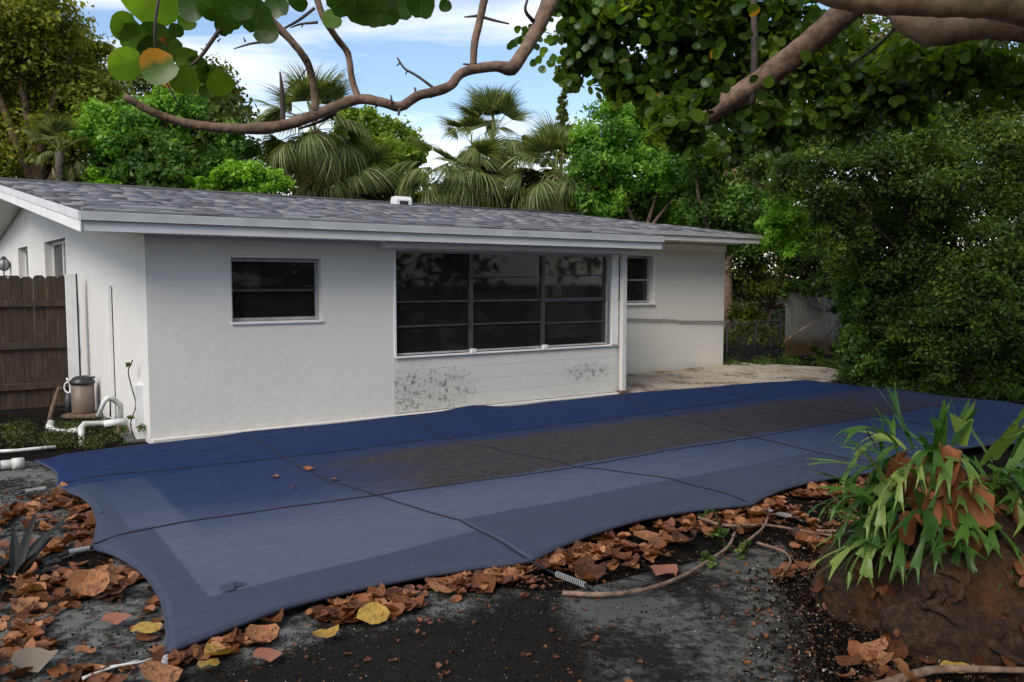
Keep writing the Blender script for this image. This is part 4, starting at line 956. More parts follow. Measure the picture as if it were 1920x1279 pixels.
# thin hanging fern-like leaves on the right bank
def strap_leaves(root, n, L, wid, m, el0=.9, el1=1.4, droop=1.6, seed=0, name='leaf', separate=True, seg=6, spread=6.283, az0=0):
    r = random.Random(seed); mbig = MB()
    for k in range(n):
        az = az0+r.uniform(0, spread); el = r.uniform(el0, el1); LL = L*r.uniform(.6, 1.1); a = Vector((0, 0, 0)); d = Vector((math.cos(az)*math.cos(el), math.sin(az)*math.cos(el), math.sin(el))); side = Vector((-math.sin(az), math.cos(az), 0)); m2 = mbig if not separate else MB(); rows = []
        for s_ in range(seg+1):
            t = s_/seg; w = wid*(.55+.9*t if t < .4 else .91*(1-(t-.4)/.6)**.7)+.0008
            rows.append((a-side*w, a+Vector((0, 0, -w*.35)), a+side*w)); d = (d+Vector((0, 0, -droop/seg*r.uniform(.7, 1.2)))).normalized(); a = a+d*LL/seg
        for s_ in range(seg):
            p, q = rows[s_], rows[s_+1]; m2.poly([p[0], p[1], q[1], q[0]], True); m2.poly([p[1], p[2], q[2], q[1]], True)
        if separate: m2.build(name, m, root)
    if not separate: mbig.build(name, m, root, kind='stuff')
for i, (x, y) in enumerate(((1845, 742), (1880, 748), (1905, 755))):
    e = empty('sword_fern', gr(x, y), 0, label='arching pale green strap leaved plant ' + ('leftmost', 'middle', 'rightmost')[i] + ' of three behind the far right of the cover', cat='plant', group='strap leaved plants by the cover')
    strap_leaves(e, 22, .75, .014, MT['weed'], .5, 1.4, 1.9, seed=50+i)

# ------------------------------------------------------------------ sea grape tree overhead
DISC = [(0, 0, 0)]+[(.5*math.cos(a)*(1.0 if abs(a-math.pi*1.5) > .3 else .86), .5*math.sin(a)*(1.0 if abs(a-math.pi*1.5) > .3 else .86), .05) for a in np.linspace(0, 2*math.pi, 11)[:-1]]
DISCF = [(0, i, i % 10+1) for i in range(1, 11)]
TR = empty('sea_grape_tree', (6.2, 4.8, 0), 0, label='big sea grape tree reaching over the yard from the right with long bare branch', cat='tree')
tw = lambda p: Vector(p)-TR.location
def limb(pts, rads, name='limb', m='bark', n=5, sides=9, bmp=.07):
    P3 = [tw(at(x, y, Y)) for x, y, Y in pts]; Rr = [r*Y/1520 for r, (x, y, Y) in zip(rads, pts)]
    mb = MB(); mb.tube(spline(P3, n), lerpl(Rr, n), sides, bump=bmp); return mb.build(name, MT[m], TR)
MB().tube(spline([(0, 0, -.1), (-.1, .1, 1.2), (-.3, .2, 2.4), tuple(tw(at(2100, 40, 6.0)))], 5), lerpl([.42, .34, .3, .24], 5), 12, bump=.05).build('trunk', MT['bark_pale'], TR)
limb([(2100, 40, 6.0), (1960, 20, 5.7), (1850, 5, 5.5), (1750, 8, 5.4), (1640, 5, 5.3), (1560, -12, 5.2), (1450, -60, 5.0), (1250, -110, 4.6), (1060, -60, 4.2)], [42, 34, 28, 22, 20, 22, 20, 16, 13], m='bark_pale')
limb([(2100, 60, 6.2), (1930, 45, 6.1), (1840, 45, 6.1), (1760, 60, 6.1), (1700, 40, 6.1), (1660, -20, 6.1)], [40, 32, 26, 26, 22, 15], m='bark_pale')
limb([(1640, -20, 5.9), (1570, 35, 6.0), (1500, 95, 6.1), (1420, 155, 6.3), (1340, 205, 6.5), (1300, 232, 6.65), (1278, 246, 6.8)], [26, 24, 23, 21, 20, 16, 10], m='bark')
br = [(1060, -60, 4.2), (1030, 5, 4.05), (1005, 60, 3.95), (980, 100, 3.85), (960, 128, 3.8), (930, 125, 3.75), (888, 130, 3.7), (862, 140, 3.6), (845, 160, 3.55), (815, 172, 3.5), (782, 180, 3.5), (750, 200, 3.45), (715, 192, 3.4), (672, 186, 3.4), (630, 200, 3.35), (590, 216, 3.3), (545, 232, 3.3), (495, 241, 3.25), (420, 240, 3.2), (345, 230, 3.2), (285, 210, 3.15), (232, 180, 3.1)]
limb(br, [17, 15, 13, 12, 13, 10, 9, 9, 9, 9, 9, 9, 9, 10, 10, 10, 10, 11, 9, 8, 7.5, 6.5], 'branch', n=4)
for pts, rads in (
    ([(672, 186, 3.4), (660, 150, 3.4), (652, 100, 3.4), (630, 70, 3.35), (605, 30, 3.3), (590, -20, 3.3)], [7, 6, 6, 6, 6, 7]),
    ([(592, 214, 3.3), (588, 160, 3.3), (575, 115, 3.25), (545, 75, 3.2), (510, 40, 3.2), (465, -10, 3.1)], [8, 7, 7, 7, 8, 8]),
    ([(886, 128, 3.7), (890, 80, 3.7), (900, 35, 3.7), (912, -20, 3.7)], [6.5, 7, 7, 8])): limb(pts, rads, 'branch', n=4, sides=7)
tw_l = [([(818, 170, 3.5), (800, 155, 3.5), (778, 140, 3.5), (758, 128, 3.5), (745, 108, 3.5)], [3, 2.6, 2.4, 2, 1.5]), ([(895, 30, 3.7), (870, 32, 3.7)], [3, 1.2]), ([(898, 30, 3.7), (925, 38, 3.7), (955, 45, 3.7)], [3.2, 2.6, 1.5]),
        ([(885, 122, 3.7), (868, 120, 3.7)], [2.6, 1.6]), ([(412, 55, 3.0), (395, 80, 3.0), (375, 108, 3.0), (355, 125, 3.0)], [4.5, 4, 3.6, 2.5]), ([(590, 15, 3.3), (560, 38, 3.3), (530, 55, 3.2)], [3.4, 3, 2.2]), ([(596, 42, 3.3), (565, 45, 3.3), (545, 52, 3.3)], [2.8, 2.2, 1.2]),
        ([(500, 78, 3.1), (470, 82, 3.1), (438, 92, 3.1)], [2.8, 2.2, 1.0]), ([(630, 212, 3.35), (600, 228, 3.35), (560, 242, 3.3)], [4, 3, 2]), ([(531, 235, 3.3), (529, 175, 3.3), (525, 135, 3.3)], [5, 4.5, 1.5]), ([(574, 130, 3.3), (555, 155, 3.3), (540, 165, 3.3)], [1.2, .9, .7]),
        ([(750, 198, 3.45), (747, 216, 3.4)], [4.5, 2]), ([(735, 195, 3.4), (733, 178, 3.4)], [3, 1.2]), ([(780, 178, 3.5), (778, 164, 3.5)], [2.6, 1.6]), ([(708, 192, 3.4), (704, 203, 3.4)], [3.5, 1.5]), ([(812, 172, 3.5), (808, 184, 3.5)], [3.5, 1.5]), ([(576, 105, 3.3), (570, 100, 3.3)], [2, 1]),
        ([(1000, 40, 3.95), (985, 20, 3.9), (990, -5, 3.9)], [4, 3, 2]), ([(1410, 195, 6.3), (1415, 100, 6.3), (1412, -20, 6.3)], [7, 6.5, 6]), ([(1590, 125, 6.2), (1640, 90, 6.2), (1680, 52, 6.2)], [3, 3, 3]), ([(340, 205, 3.1), (300, 130, 3.05), (290, 60, 3.0), (300, -20, 3.0)], [1.5, 2, 2.5, 3])]
for pts, rads in tw_l: limb(pts, rads, 'twig', 'twig', n=3, sides=6)
for (x, y, Y) in ((390, 82, 3.0), (383, 95, 3.0), (370, 98, 3.0), (404, 70, 3.0), (408, 78, 3.0), (460, 78, 3.1), (568, 44, 3.3), (763, 132, 3.5), (750, 118, 3.5)):
    a = random.uniform(0, 6.28); limb([(x, y, Y), (x+9*math.cos(a), y+9*math.sin(a), Y)], [2.2, .6], 'thorn', 'twig', n=2, sides=5)

def leaf_mesh(seed, m, tint):
    r = random.Random(seed); V = [(0, 0, 0)]; F = []; n = 16; cup = r.uniform(-.12, .2); fold = r.uniform(0, .34)
    for ring, rr in ((1, .27), (2, .5)):
        for k in range(n):
            a = 2*math.pi*k/n; q = rr*(1+(.05*math.sin(3*a+seed)+.03*r.uniform(-1, 1)) if ring == 2 else rr)
            if ring == 1: q = rr
            if abs(a-math.pi*1.5) < .3 and ring == 2: q *= .84
            x, y = q*math.cos(a), q*math.sin(a); V.append((x, y, cup*(q*2)**2*.5+fold*abs(x)*.6+(.02*math.sin(2*a+seed) if ring == 2 else 0)))
    for k in range(n):
        k2 = (k+1) % n; F.append((0, 1+k, 1+k2)); F.append((1+k, 1+n+k, 1+n+k2, 1+k2))
    me = bpy.data.meshes.new('leaf'); me.from_pydata(V, [], F); me.materials.append(m); me.polygons.foreach_set('use_smooth', [True]*len(F))
    a_ = me.attributes.new('tint', 'FLOAT', 'POINT'); a_.data.foreach_set('value', np.full(len(V), tint, np.float32)); return me
def near_leaf_mat(name, c, rim=None, vein=(.22, .28, .08)):
    m, t, b = mat(name); v = texc(t); n = noise_(t, v, 3, 5); s = N(t, 'ShaderNodeSeparateXYZ'); t.links.new(v, s.inputs[0])
    col = ramp(t, n, [(.3, tuple(x*.7 for x in c)), (.7, c)])
    if rim: col = mixc(t, sm(t, M(t, 'ADD', s.outputs[0], M(t, 'MULTIPLY', n, .4)), .25, .5), col, rim)
    mid = sm(t, M(t, 'ABSOLUTE', s.outputs[0]), .014, .004); sidev = M(t, 'MULTIPLY', sm(t, M(t, 'ABSOLUTE', M(t, 'SUBTRACT', M(t, 'FRACT', M(t, 'SUBTRACT', M(t, 'MULTIPLY', s.outputs[1], 5), M(t, 'MULTIPLY', M(t, 'ABSOLUTE', s.outputs[0]), 4))), .5)), .04, .0), .5)
    col = mixc(t, M(t, 'MULTIPLY', M(t, 'MAXIMUM', mid, sidev), .4), col, vein)
    t.links.new(col, b.inputs['Base Color']); b.inputs['Roughness'].default_value = .4
    tr = N(t, 'ShaderNodeBsdfTranslucent'); t.links.new(mixc(t, 1, col, (1.5, 1.5, .5), 'MULTIPLY'), tr.inputs[0]); mxs = N(t, 'ShaderNodeMixShader'); mxs.inputs[0].default_value = .45
    t.links.new(b.outputs[0], mxs.inputs[1]); t.links.new(tr.outputs[0], mxs.inputs[2]); t.links.new(mxs.outputs[0], t.nodes['Material Output'].inputs[0]); return m
NL = {'L': near_leaf_mat('light_sea_grape_leaf', (.20, .33, .04)), 'M': near_leaf_mat('green_sea_grape_leaf', (.12, .21, .022)), 'D': near_leaf_mat('dark_sea_grape_leaf', (.042, .088, .014)),
      'Y': near_leaf_mat('yellowing_sea_grape_leaf', (.10, .18, .02), (.55, .25, .02)), 'O': near_leaf_mat('orange_edged_sea_grape_leaf', (.07, .12, .02), (.5, .12, .03))}
NLM = {k: [leaf_mesh(i*3+ord(k), m, .5) for i in range(3)] for k, m in NL.items()}
def near_leaf(x, y, rp, kk, Y, seed, tilt=.5):
    r = random.Random(seed); me = r.choice(NLM[kk]); c = tw(at(x, y, Y)); d = -ray(x, y).normalized()
    nrm = (d*1.0+Vector((r.uniform(-tilt, tilt), r.uniform(-tilt, tilt)*.3, r.uniform(-tilt, tilt)-.2))).normalized(); q = nrm.to_track_quat('Z', 'Y').to_matrix().to_4x4() @ Matrix.Rotation(r.uniform(0, 6.28), 4, 'Z'); s_ = 2*rp*Y/1520
    o = bpy.data.objects.new('leaf', me); COL.objects.link(o); o.parent = TR; o.matrix_local = Matrix.Translation(c) @ q @ Matrix.Diagonal((s_, s_, s_, 1)); return o
nl = [(285, -2, 52, 'L'), (232, 48, 27, 'M'), (250, 70, 26, 'M'), (290, 72, 30, 'D'), (234, 118, 33, 'L'), (298, 128, 34, 'Y'), (318, 92, 24, 'O'), (285, 96, 27, 'D'), (350, 112, 22, 'M'), (372, 122, 20, 'D'), (345, 150, 27, 'M'), (388, 140, 19, 'D'), (412, 156, 25, 'M'), (362, 148, 17, 'M'),
      (322, 142, 24, 'Y'), (428, 25, 30, 'D'), (395, 14, 24, 'D'), (362, 14, 26, 'D'), (350, 40, 17, 'M'), (480, 30, 32, 'D'), (500, 60, 24, 'D'), (455, 10, 26, 'D'), (520, 12, 24, 'D'), (640, 2, 28, 'D'), (622, 36, 18, 'M'), (678, 16, 30, 'D'), (716, 14, 32, 'D'), (748, 10, 28, 'D'), (790, 8, 26, 'D'), (665, 4, 24, 'D'), (835, 10, 12, 'D'), (330, 58, 14, 'D'), (420, 50, 18, 'D'), (700, 30, 20, 'D'), (735, 32, 14, 'D'), (560, 2, 18, 'D'), (385, 172, 12, 'D')]
for i, (x, y, rp, kk) in enumerate(nl): near_leaf(x, y, rp, kk, 2.9+.35*random.random(), 100+i, .55)
# leaves hanging from the canopy upper centre and right: individually placed in small clumps on their twigs
rl = random.Random(77); cnt = 0
cl_ = [(975, 50, 22), (960, 70, 20), (1000, 60, 25), (1040, 40, 30), (1060, 90, 30), (1100, 50, 40), (1150, 90, 40), (1030, 100, 22), (1010, 120, 16), (1080, 130, 25), (1060, 155, 14), (1130, 140, 30), (1190, 140, 30), (1120, 20, 40), (1200, 40, 50), (1250, 100, 45), (1210, 170, 28), (1280, 150, 40), (1260, 40, 50), (1330, 90, 50), (1350, 180, 40), (1240, 200, 24), (1300, 230, 30), (1390, 40, 50), (1440, 120, 50), (1500, 40, 50), (1490, 160, 45), (1420, 220, 40), (1560, 130, 50), (1540, 210, 40), (1630, 150, 50), (1380, 280, 35), (1470, 260, 40), (1340, 290, 26), (930, 75, 12), (1700, 190, 45), (1620, 240, 40)]
for (x, y, rp) in cl_:
    for k in range(int(4+rp/9)):
        if cnt >= 250: break
        kk = rl.choice('DDDDMMML' if x < 1150 else 'DDDDDM'); xx_, yy_ = x+rl.gauss(0, rp*.62), y+rl.gauss(0, rp*.55)
        if rl.random() < .015: kk = 'Y'
        near_leaf(xx_, yy_, rl.uniform(6, 12)*(1 if x > 1060 else .75), kk, 6.2+rl.uniform(-.7, 1.1), 500+cnt, .8); cnt += 1
lob = [(at(x, y, 7.3)-TR.location, r*7.3/1520) for x, y, r in cl_ if x > 1050]
lob += [(at(x, y, 6.1)-TR.location, r*6.1/1520) for x, y, r in ((1285, 245, 34), (1250, 225, 30), (1300, 275, 28), (1230, 260, 22), (1330, 190, 22))]
lob += [(at(x, y, 6.6)-TR.location, 45*6.6/1520) for x, y in ((1100, -40), (1180, -30), (1260, -30), (1340, -30), (1500, -40), (1700, 100), (1760, 130), (1850, 110), (1900, 150))]
crown('foliage', lob, 16000, .074, MT['grape'], TR, seed=60, kind='stuff', tpl=DISC, tplf=DISCF, shell=.2, jit=.9)
# the canopy overhead, mostly above the picture, that shades the right of the yard
can = []
rc = random.Random(9)
for k in range(44):
    X, Y = rc.uniform(2.0, 9), rc.uniform(-1.0, 7.5)
    z = 4.6+rc.uniform(0, 1.4)+max(0, Y-4)*.42
    can.append((Vector((X, Y, z))-TR.location, rc.uniform(.5, .9)))
crown('canopy', can, 7500, .19, MT['grape'], TR, seed=61, kind='stuff', tpl=DISC, tplf=DISCF, shell=.1, jit=1.0)

def dead_leaf(seed, m, tint, n=11):
    r = random.Random(seed); V = [(0, 0, 0)]; F = []; c1, c2, ph = r.uniform(.1, .75), r.uniform(-.15, .35), r.uniform(0, 3)
    for ring, rr in ((1, .26), (2, .5)):
        for k in range(n):
            a = 2*math.pi*k/n; q = rr*(1+(.10*math.sin(2*a+ph)+r.uniform(-.08, .08) if ring == 2 else 0)); x, y = q*math.cos(a), q*math.sin(a)*.82
            V.append((x, y, c1*x*x*1.6+c2*y*y*1.5+(r.uniform(-.05, .07)+.05*math.sin(3*a+ph) if ring == 2 else 0)))
    for k in range(n):
        k2 = (k+1) % n; F.append((0, 1+k, 1+k2)); F.append((1+k, 1+n+k, 1+n+k2)); F.append((1+k, 1+n+k2, 1+k2))
    me = bpy.data.meshes.new('fallen_leaf'); me.from_pydata(V, [], F); me.materials.append(m); me.polygons.foreach_set('use_smooth', [True]*len(F))
    a_ = me.attributes.new('tint', 'FLOAT', 'POINT'); a_.data.foreach_set('value', np.full(len(V), tint, np.float32)); return me, np.array(V), F
# ------------------------------------------------------------------ root mass and staghorn fern (lower right)
RM = empty('tree_stump', gr(1850, 1130), 0, label='brown knobbly root mass under the staghorn fern at the lower right', cat='stump')
def root_mass():
    lo = RM.location; mb = MB(); nu, nv = 150, 56
    for j in range(nv+1):
        for i in range(nu):
            a = 2*math.pi*i/nu; t = j/nv; rr = 1.0*math.cos(t*math.pi/2)**.42
            base = .82+.1*math.sin(3*a+1)+.05*math.sin(7*a)
            x, y, z = base*rr*math.cos(a)*1.1, base*rr*math.sin(a)*.75, t**1.1*.78-.06
            p = Vector((x, y, z)); n1 = mnoise.noise(p*2.2)*.10+mnoise.noise(p*6)*.06+abs(mnoise.noise(p*4.5+Vector((5, 0, 0))))*.20+abs(mnoise.noise(p*10))*.07+mnoise.noise(p*14)*.03+mnoise.noise(p*30)*.012
            d = Vector((math.cos(a), math.sin(a), .4)).normalized(); p += d*n1; mb.v.append(tuple(p))
    for j in range(nv):
        for i in range(nu): i2 = (i+1) % nu; mb.f.append((j*nu+i, j*nu+i2, (j+1)*nu+i2, (j+1)*nu+i)); mb.sm.append(True)
    mb.f.append(tuple(nv*nu+i for i in range(nu))); mb.sm.append(True); return mb
RM.location = (2.62, 4.1, 0)
rmo = root_mass().build('root_ball', MT['root'], RM)
# lumps of root and rock grown into it, each a part
rr_ = random.Random(12); vv = [v for v in rmo.data.vertices if v.co.x > -.7 and v.co.y < .15 and v.co.z > .0 and v.co.z < .62]
for k in range(130):
    v_ = rr_.choice(vv); c = v_.co+v_.normal*.006; L2 = rr_.uniform(.03, .11); th = Vector((rr_.uniform(-.9, .5), rr_.uniform(-.3, .3), rr_.uniform(.2, 1))); th = (th-v_.normal*th.dot(v_.normal)*.85).normalized(); cv = Vector((rr_.uniform(-.3, .3), 0, rr_.uniform(-.3, .3)))*L2
    m = MB(); pts = spline([c-th*L2-v_.normal*.02, c-th*L2*.4+cv*.5, c+th*L2*.4+cv, c+th*L2-v_.normal*.02], 3); w_ = L2*rr_.uniform(.10, .30); m.tube(pts, [w_*(.3+.7*math.sin(math.pi*min(1, (q+.6)/len(pts)))) for q in range(len(pts))], 8, bump=.25); m.build('root', MT['root'], RM)
SF = empty('staghorn_fern', (2.12, 4.0, .60), 0, label='large green staghorn fern with brown shield fronds on the root mass at the lower right', cat='fern')
def shield(c, s_, rot, seed, mm):
    me = dead_leaf(seed, MT[mm], random.Random(seed).random(), 19)[0]; me.name = 'shield_frond'; o = link('shield_frond', me, SF, c, rot, (s_*1.15, s_*1.7, s_)); return o
for k in range(16):
    r = random.Random(200+k); a = r.uniform(2.9, 5.6); z = r.uniform(-.25, .25); rad = .36*(1-abs(z)*.5)
    shield((rad*math.cos(a)+.15, rad*math.sin(a)*.75, z), r.uniform(.13, .22), (math.pi/2+r.uniform(-.5, .4), r.uniform(-.5, .5), a+math.pi/2+r.uniform(-.5, .5)), 300+k, 'shield')
def antler(p0, d0, L, wid, m, seed, depth=0, mb=None, droop=1.2):
    """a forking strap frond"""
    r = random.Random(seed); first = mb is None; mb = mb or MB(); a = Vector(p0); d = Vector(d0).normalized(); seg = 5; side = d.cross(Vector((0, 0, 1)))
    side = side.normalized() if side.length > .1 else Vector((1, 0, 0)); rows = []
    side = (side+Vector((r.uniform(-.3, .3), r.uniform(-.3, .3), r.uniform(-.5, .5)))).normalized()
    for s_ in range(seg+1):
        t = s_/seg; w = wid*(.45+.75*t) if depth < 2 else wid*(.75*(1-t)**.8+.03); rows.append((a-side*w, a+Vector((0, 0, -w*.25)), a+side*w)); 
        if s_ < seg: d = (d+Vector((0, 0, -droop/seg))).normalized(); a = a+d*L/seg
    for s_ in range(seg):
        p, q = rows[s_], rows[s_+1]; mb.poly([p[0], p[1], q[1], q[0]], True); mb.poly([p[1], p[2], q[2], q[1]], True)
    if depth < 2:
        for sg in (-1, 1): antler(a-d*.01+side*sg*wid*.5, d+side*sg*r.uniform(.22, .5), L*r.uniform(.55, .8), wid*(.62 if depth == 0 else .55), m, seed*7+sg+depth, depth+1, mb, droop*.6)
    if first:
        o = mb.build('frond', m, SF); n_ = len(o.data.vertices); a_ = o.data.attributes.new('tint', 'FLOAT', 'POINT'); a_.data.foreach_set('value', np.full(n_, r.random(), np.float32)); return o
for k in range(180):
    r = random.Random(900+k); a = r.uniform(2.0, 6.6); z = r.uniform(-.14, .34); rad = .33*(1-abs(z)*.4)*r.uniform(.5, 1.05)
    p = (rad*math.cos(a)*1.25+.1+(.42 if k % 3 == 0 else 0), rad*math.sin(a)*.7, z-(.12 if k % 3 == 0 else 0)); el = r.uniform(-.2, 1.25) if k > 16 else r.uniform(1.0, 1.4)
    antler(p, (math.cos(a)*math.cos(el), math.sin(a)*math.cos(el), math.sin(el)), r.uniform(.11, .22), r.uniform(.018, .046), MT['fern'], 1000+k, droop=r.uniform(.2, 1.9) if k > 14 else .4)
for k in range(4):     # upright pale antlers at its crown
    antler((-.02+.05*k, 0, .34), (random.Random(k).uniform(-.3, .4), -.1, 1), .15, .05, MT['fern'], 1300+k, depth=1, droop=.1)
# big brown papery shield fronds facing the camera
for (x, y, s_, k) in ((1765, 850, .10, 0), (1785, 885, .09, 1), (1775, 930, .12, 2), (1745, 955, .10, 3), (1700, 990, .11, 4), (1880, 980, .13, 6), (1830, 1010, .12, 8)):
    p = at(x, y, 3.80)-SF.location; shield(p, s_, (math.pi/2+random.uniform(-.6, .2), random.uniform(-.4, .4), random.uniform(-.6, .6)), 400+k, 'shield')

# ------------------------------------------------------------------ fallen leaves
DL = [dead_leaf(i, MT['litter'], t) for i, t in enumerate((.1, .3, .45, .55, .7, .85, .95, 1.0, .35, .2))]
DLY = dead_leaf(31, MT['litter_yellow'], .6); DLY2 = dead_leaf(34, MT['litter_yellow'], .2); DLP = dead_leaf(32, MT['litter_pink'], .5); DLG = dead_leaf(33, MT['litter_grey'], .5)
def inpoly(x, y, P):
    c = False; j = len(P)-1
    for i in range(len(P)):
        if (P[i][1] > y) != (P[j][1] > y) and x < (P[j][0]-P[i][0])*(y-P[i][1])/(P[j][1]-P[i][1])+P[i][0]: c = not c
        j = i
    return c
lr = random.Random(44)
covC = cc(0, 0); 
def cov_local(p):
    q = Vector((p[0]-covC[0], p[1]-covC[1], 0)); return q.dot(E1), q.dot(E2)
def under(p):
    a, b = cov_local(p); return a > .25 and b > .3 and a < 11.4
BARE = [gr(px2, py2)[:2] for px2, py2 in ((120, 1150), (200, 1120), (290, 1165), (310, 1230), (240, 1250), (110, 1230), (70, 1180))]
zones = [   # world polygons, number, z range, label
    ([gr(x, y)[:2] for x, y in ((90, 915), (140, 935), (200, 970), (225, 1026), (262, 1056), (320, 1130), (345, 1215), (330, 1300), (-60, 1300), (-60, 1000), (40, 930))], 820, 'left'),
    ([gr(x, y)[:2] for x, y in ((330, 1225), (700, 1120), (1000, 1055), (1100, 1030), (1060, 1110), (900, 1120), (730, 1160), (560, 1190), (430, 1230), (340, 1260))], 560, 'near'),
    ([gr(x, y)[:2] for x, y in ((990, 1050), (1250, 975), (1420, 935), (1600, 895), (1700, 880), (1640, 960), (1500, 985), (1350, 1010), (1230, 1060), (1100, 1095))], 720, 'right'),
    ([gr(x, y)[:2] for x, y in ((1480, 1060), (1440, 1110), (1640, 1000), (1640, 930), (1500, 980))], 260, 'bank'),
    ([gr(x, y)[:2] for x, y in ((1560, 1279), (1700, 1170), (1960, 1230), (1960, 1400), (1560, 1400))], 220, 'corner')]
zl = {'left': 'curled brown sea grape leaf lying in the drift left of the cover', 'near': 'curled brown sea grape leaf tucked under the near edge of the cover', 'right': 'orange brown leaf in the litter along the right half of the near cover edge',
      'bank': 'brown leaf on the soil beside the root mass', 'corner': 'orange brown leaf lying in the lower right corner'}
quota = {'left': 95, 'near': 70, 'right': 70, 'bank': 18, 'corner': 30}
bigP = {}
SP, SR, SS, ST = [], [], [], []
for poly, n, key in zones:
    xs = [p[0] for p in poly]; ys = [p[1] for p in poly]; pl = []; tries = 0
    while len(pl) < n and tries < n*40:
        tries += 1; x, y = lr.uniform(min(xs), max(xs)), lr.uniform(min(ys), max(ys))
        if inpoly(x, y, poly): pl.append((x, y))
    for i, (x, y) in enumerate(pl):
        a, b = cov_local((x, y)); heap = .010+lr.random()*(.022 if key in ('left', 'near', 'right') else .015)
        # thinner on bare patches
        if mnoise.noise(Vector((x*1.9, y*1.9, 2))) < (-.05 if key == 'left' else -.15) and lr.random() < .85: continue
        if key == 'left' and inpoly(x, y, BARE) and lr.random() < .93: continue
        near_cover = -.12 < b < .35 or (-.1 < a < .3)
        if key in ('near', 'right') and b < -.12 and lr.random() < min(.9, .25+abs(b+.12)*1.8): continue
        tl = .36 if not (b > -.1 and a > -.15) else .16
        rot = (lr.gauss(0, tl*.7), lr.gauss(0, tl*.7), lr.uniform(0, 6.28)); sc = lr.uniform(.055, .13) if lr.random() < .88 else lr.uniform(.13, .17)
        if b > -.10 and a > -.1: heap = min(heap, .014)
        if quota[key] > 0 and i % max(1, n//(quota[key]*2+20)) == 0 and (b < .12 or a < .1):
            quota[key] -= 1; di = lr.randrange(len(DL)); me = DL[di][0]; sc *= 1.15
            tone = (.1, .3, .45, .55, .7, .85, .95, 1.0, .35, .2)[di]; tone = 'dark brown' if tone < .4 else ('rusty orange' if tone < .75 else 'pale tan')
            if key == 'left': place = 'beside the bromeliad' if a < -.75 and b > 1.2 else ('between the bromeliad and the left scalloped cover edge' if b > 1.2 else 'on the bare deck at the lower left')
            elif key == 'near': place = ('by the near left corner of the cover' if a < 1.0 else 'under the cover edge just left of the first spring')
            elif key == 'right': place = 'under the cover edge between the first and second springs' if a < 4.2 else 'under the cover edge right of the second spring'
            elif key == 'bank': place = 'on the soil beside the root mass'
            else: place = 'by the thick stick in the lower right corner'
            o = link('fallen_leaf', me, None, (x, y, heap+.012), rot, (sc, sc, sc)); tag(o, tone+' curled leaf '+place.replace(',', ''), 'leaf', tone+' leaves '+place.replace(',', ''))
        else:
            SP.append((x, y, heap)); SS.append(sc*.9); ST.append(min(1, max(0, lr.gauss(.5, .28)))); SR.append(np.array(Matrix.Rotation(rot[2], 3, 'Z') @ Matrix.Rotation(rot[0], 3, 'X') @ Matrix.Rotation(rot[1], 3, 'Y')))
SP, SR, SS, ST = np.array(SP), np.array(SR), np.array(SS), np.array(ST)
# joined litter: four leaf shapes in one mesh
def multi_scatter(name, tpls, P, R, S, T, m):
    Vs, Fs, Ts, off = [], [], [], 0
    for i, (v, f) in enumerate(tpls):
        k = np.arange(len(P)) % len(tpls) == i; p, r, s_, t = P[k], R[k], S[k], T[k]
        V = np.einsum('nij,nkj->nki', r, v[None]*s_[:, None, None])+p[:, None, :]; F = np.array(f)[None]+(np.arange(len(p))*len(v))[:, None, None]+off
        Vs.append(V.reshape(-1, 3)); Fs.append(F.reshape(-1, 3)); Ts.append(np.repeat(t, len(v))); off += len(p)*len(v)
    V, F, Tt = np.concatenate(Vs), np.concatenate(Fs), np.concatenate(Ts)
    me = bpy.data.meshes.new(name); me.vertices.add(len(V)); me.vertices.foreach_set('co', V.ravel().astype(np.float32)); me.loops.add(F.size); me.loops.foreach_set('vertex_index', F.ravel().astype(np.int32))
    me.polygons.add(len(F)); me.polygons.foreach_set('loop_start', (np.arange(len(F))*3).astype(np.int32)); me.polygons.foreach_set('loop_total', np.full(len(F), 3, np.int32)); me.polygons.foreach_set('use_smooth', np.ones(len(F), bool))
    me.materials.append(m); me.update(calc_edges=True); a_ = me.attributes.new('tint', 'FLOAT', 'POINT'); a_.data.foreach_set('value', Tt.astype(np.float32))
    return tag(link(name, me), kind='stuff')
sc_n = 2600; sp_ = []; 
for (poly, n, key) in zones:
    xs = [p[0] for p in poly]; ys = [p[1] for p in poly]
    for k in range({'left': 900, 'near': 330, 'right': 700, 'bank': 300, 'corner': 300}[key]):
        x, y = lr.uniform(min(xs)-.15, max(xs)+.15), lr.uniform(min(ys)-.15, max(ys)+.15); a, b = cov_local((x, y))
        if (b < -.0 or a < .0) : sp_.append((x, y, .008+lr.random()*.01))
sp_ = np.array(sp_); nn_ = len(sp_); SP = np.concatenate([SP, sp_]); SS = np.concatenate([SS, rng.uniform(.012, .04, nn_)]); ST = np.concatenate([ST, rng.uniform(0, .6, nn_)])
SR = np.concatenate([SR, rotmats(rng.normal(size=(nn_, 3))*.25+np.array([0, 0, 1]), rng.uniform(0, 6.28, nn_))])
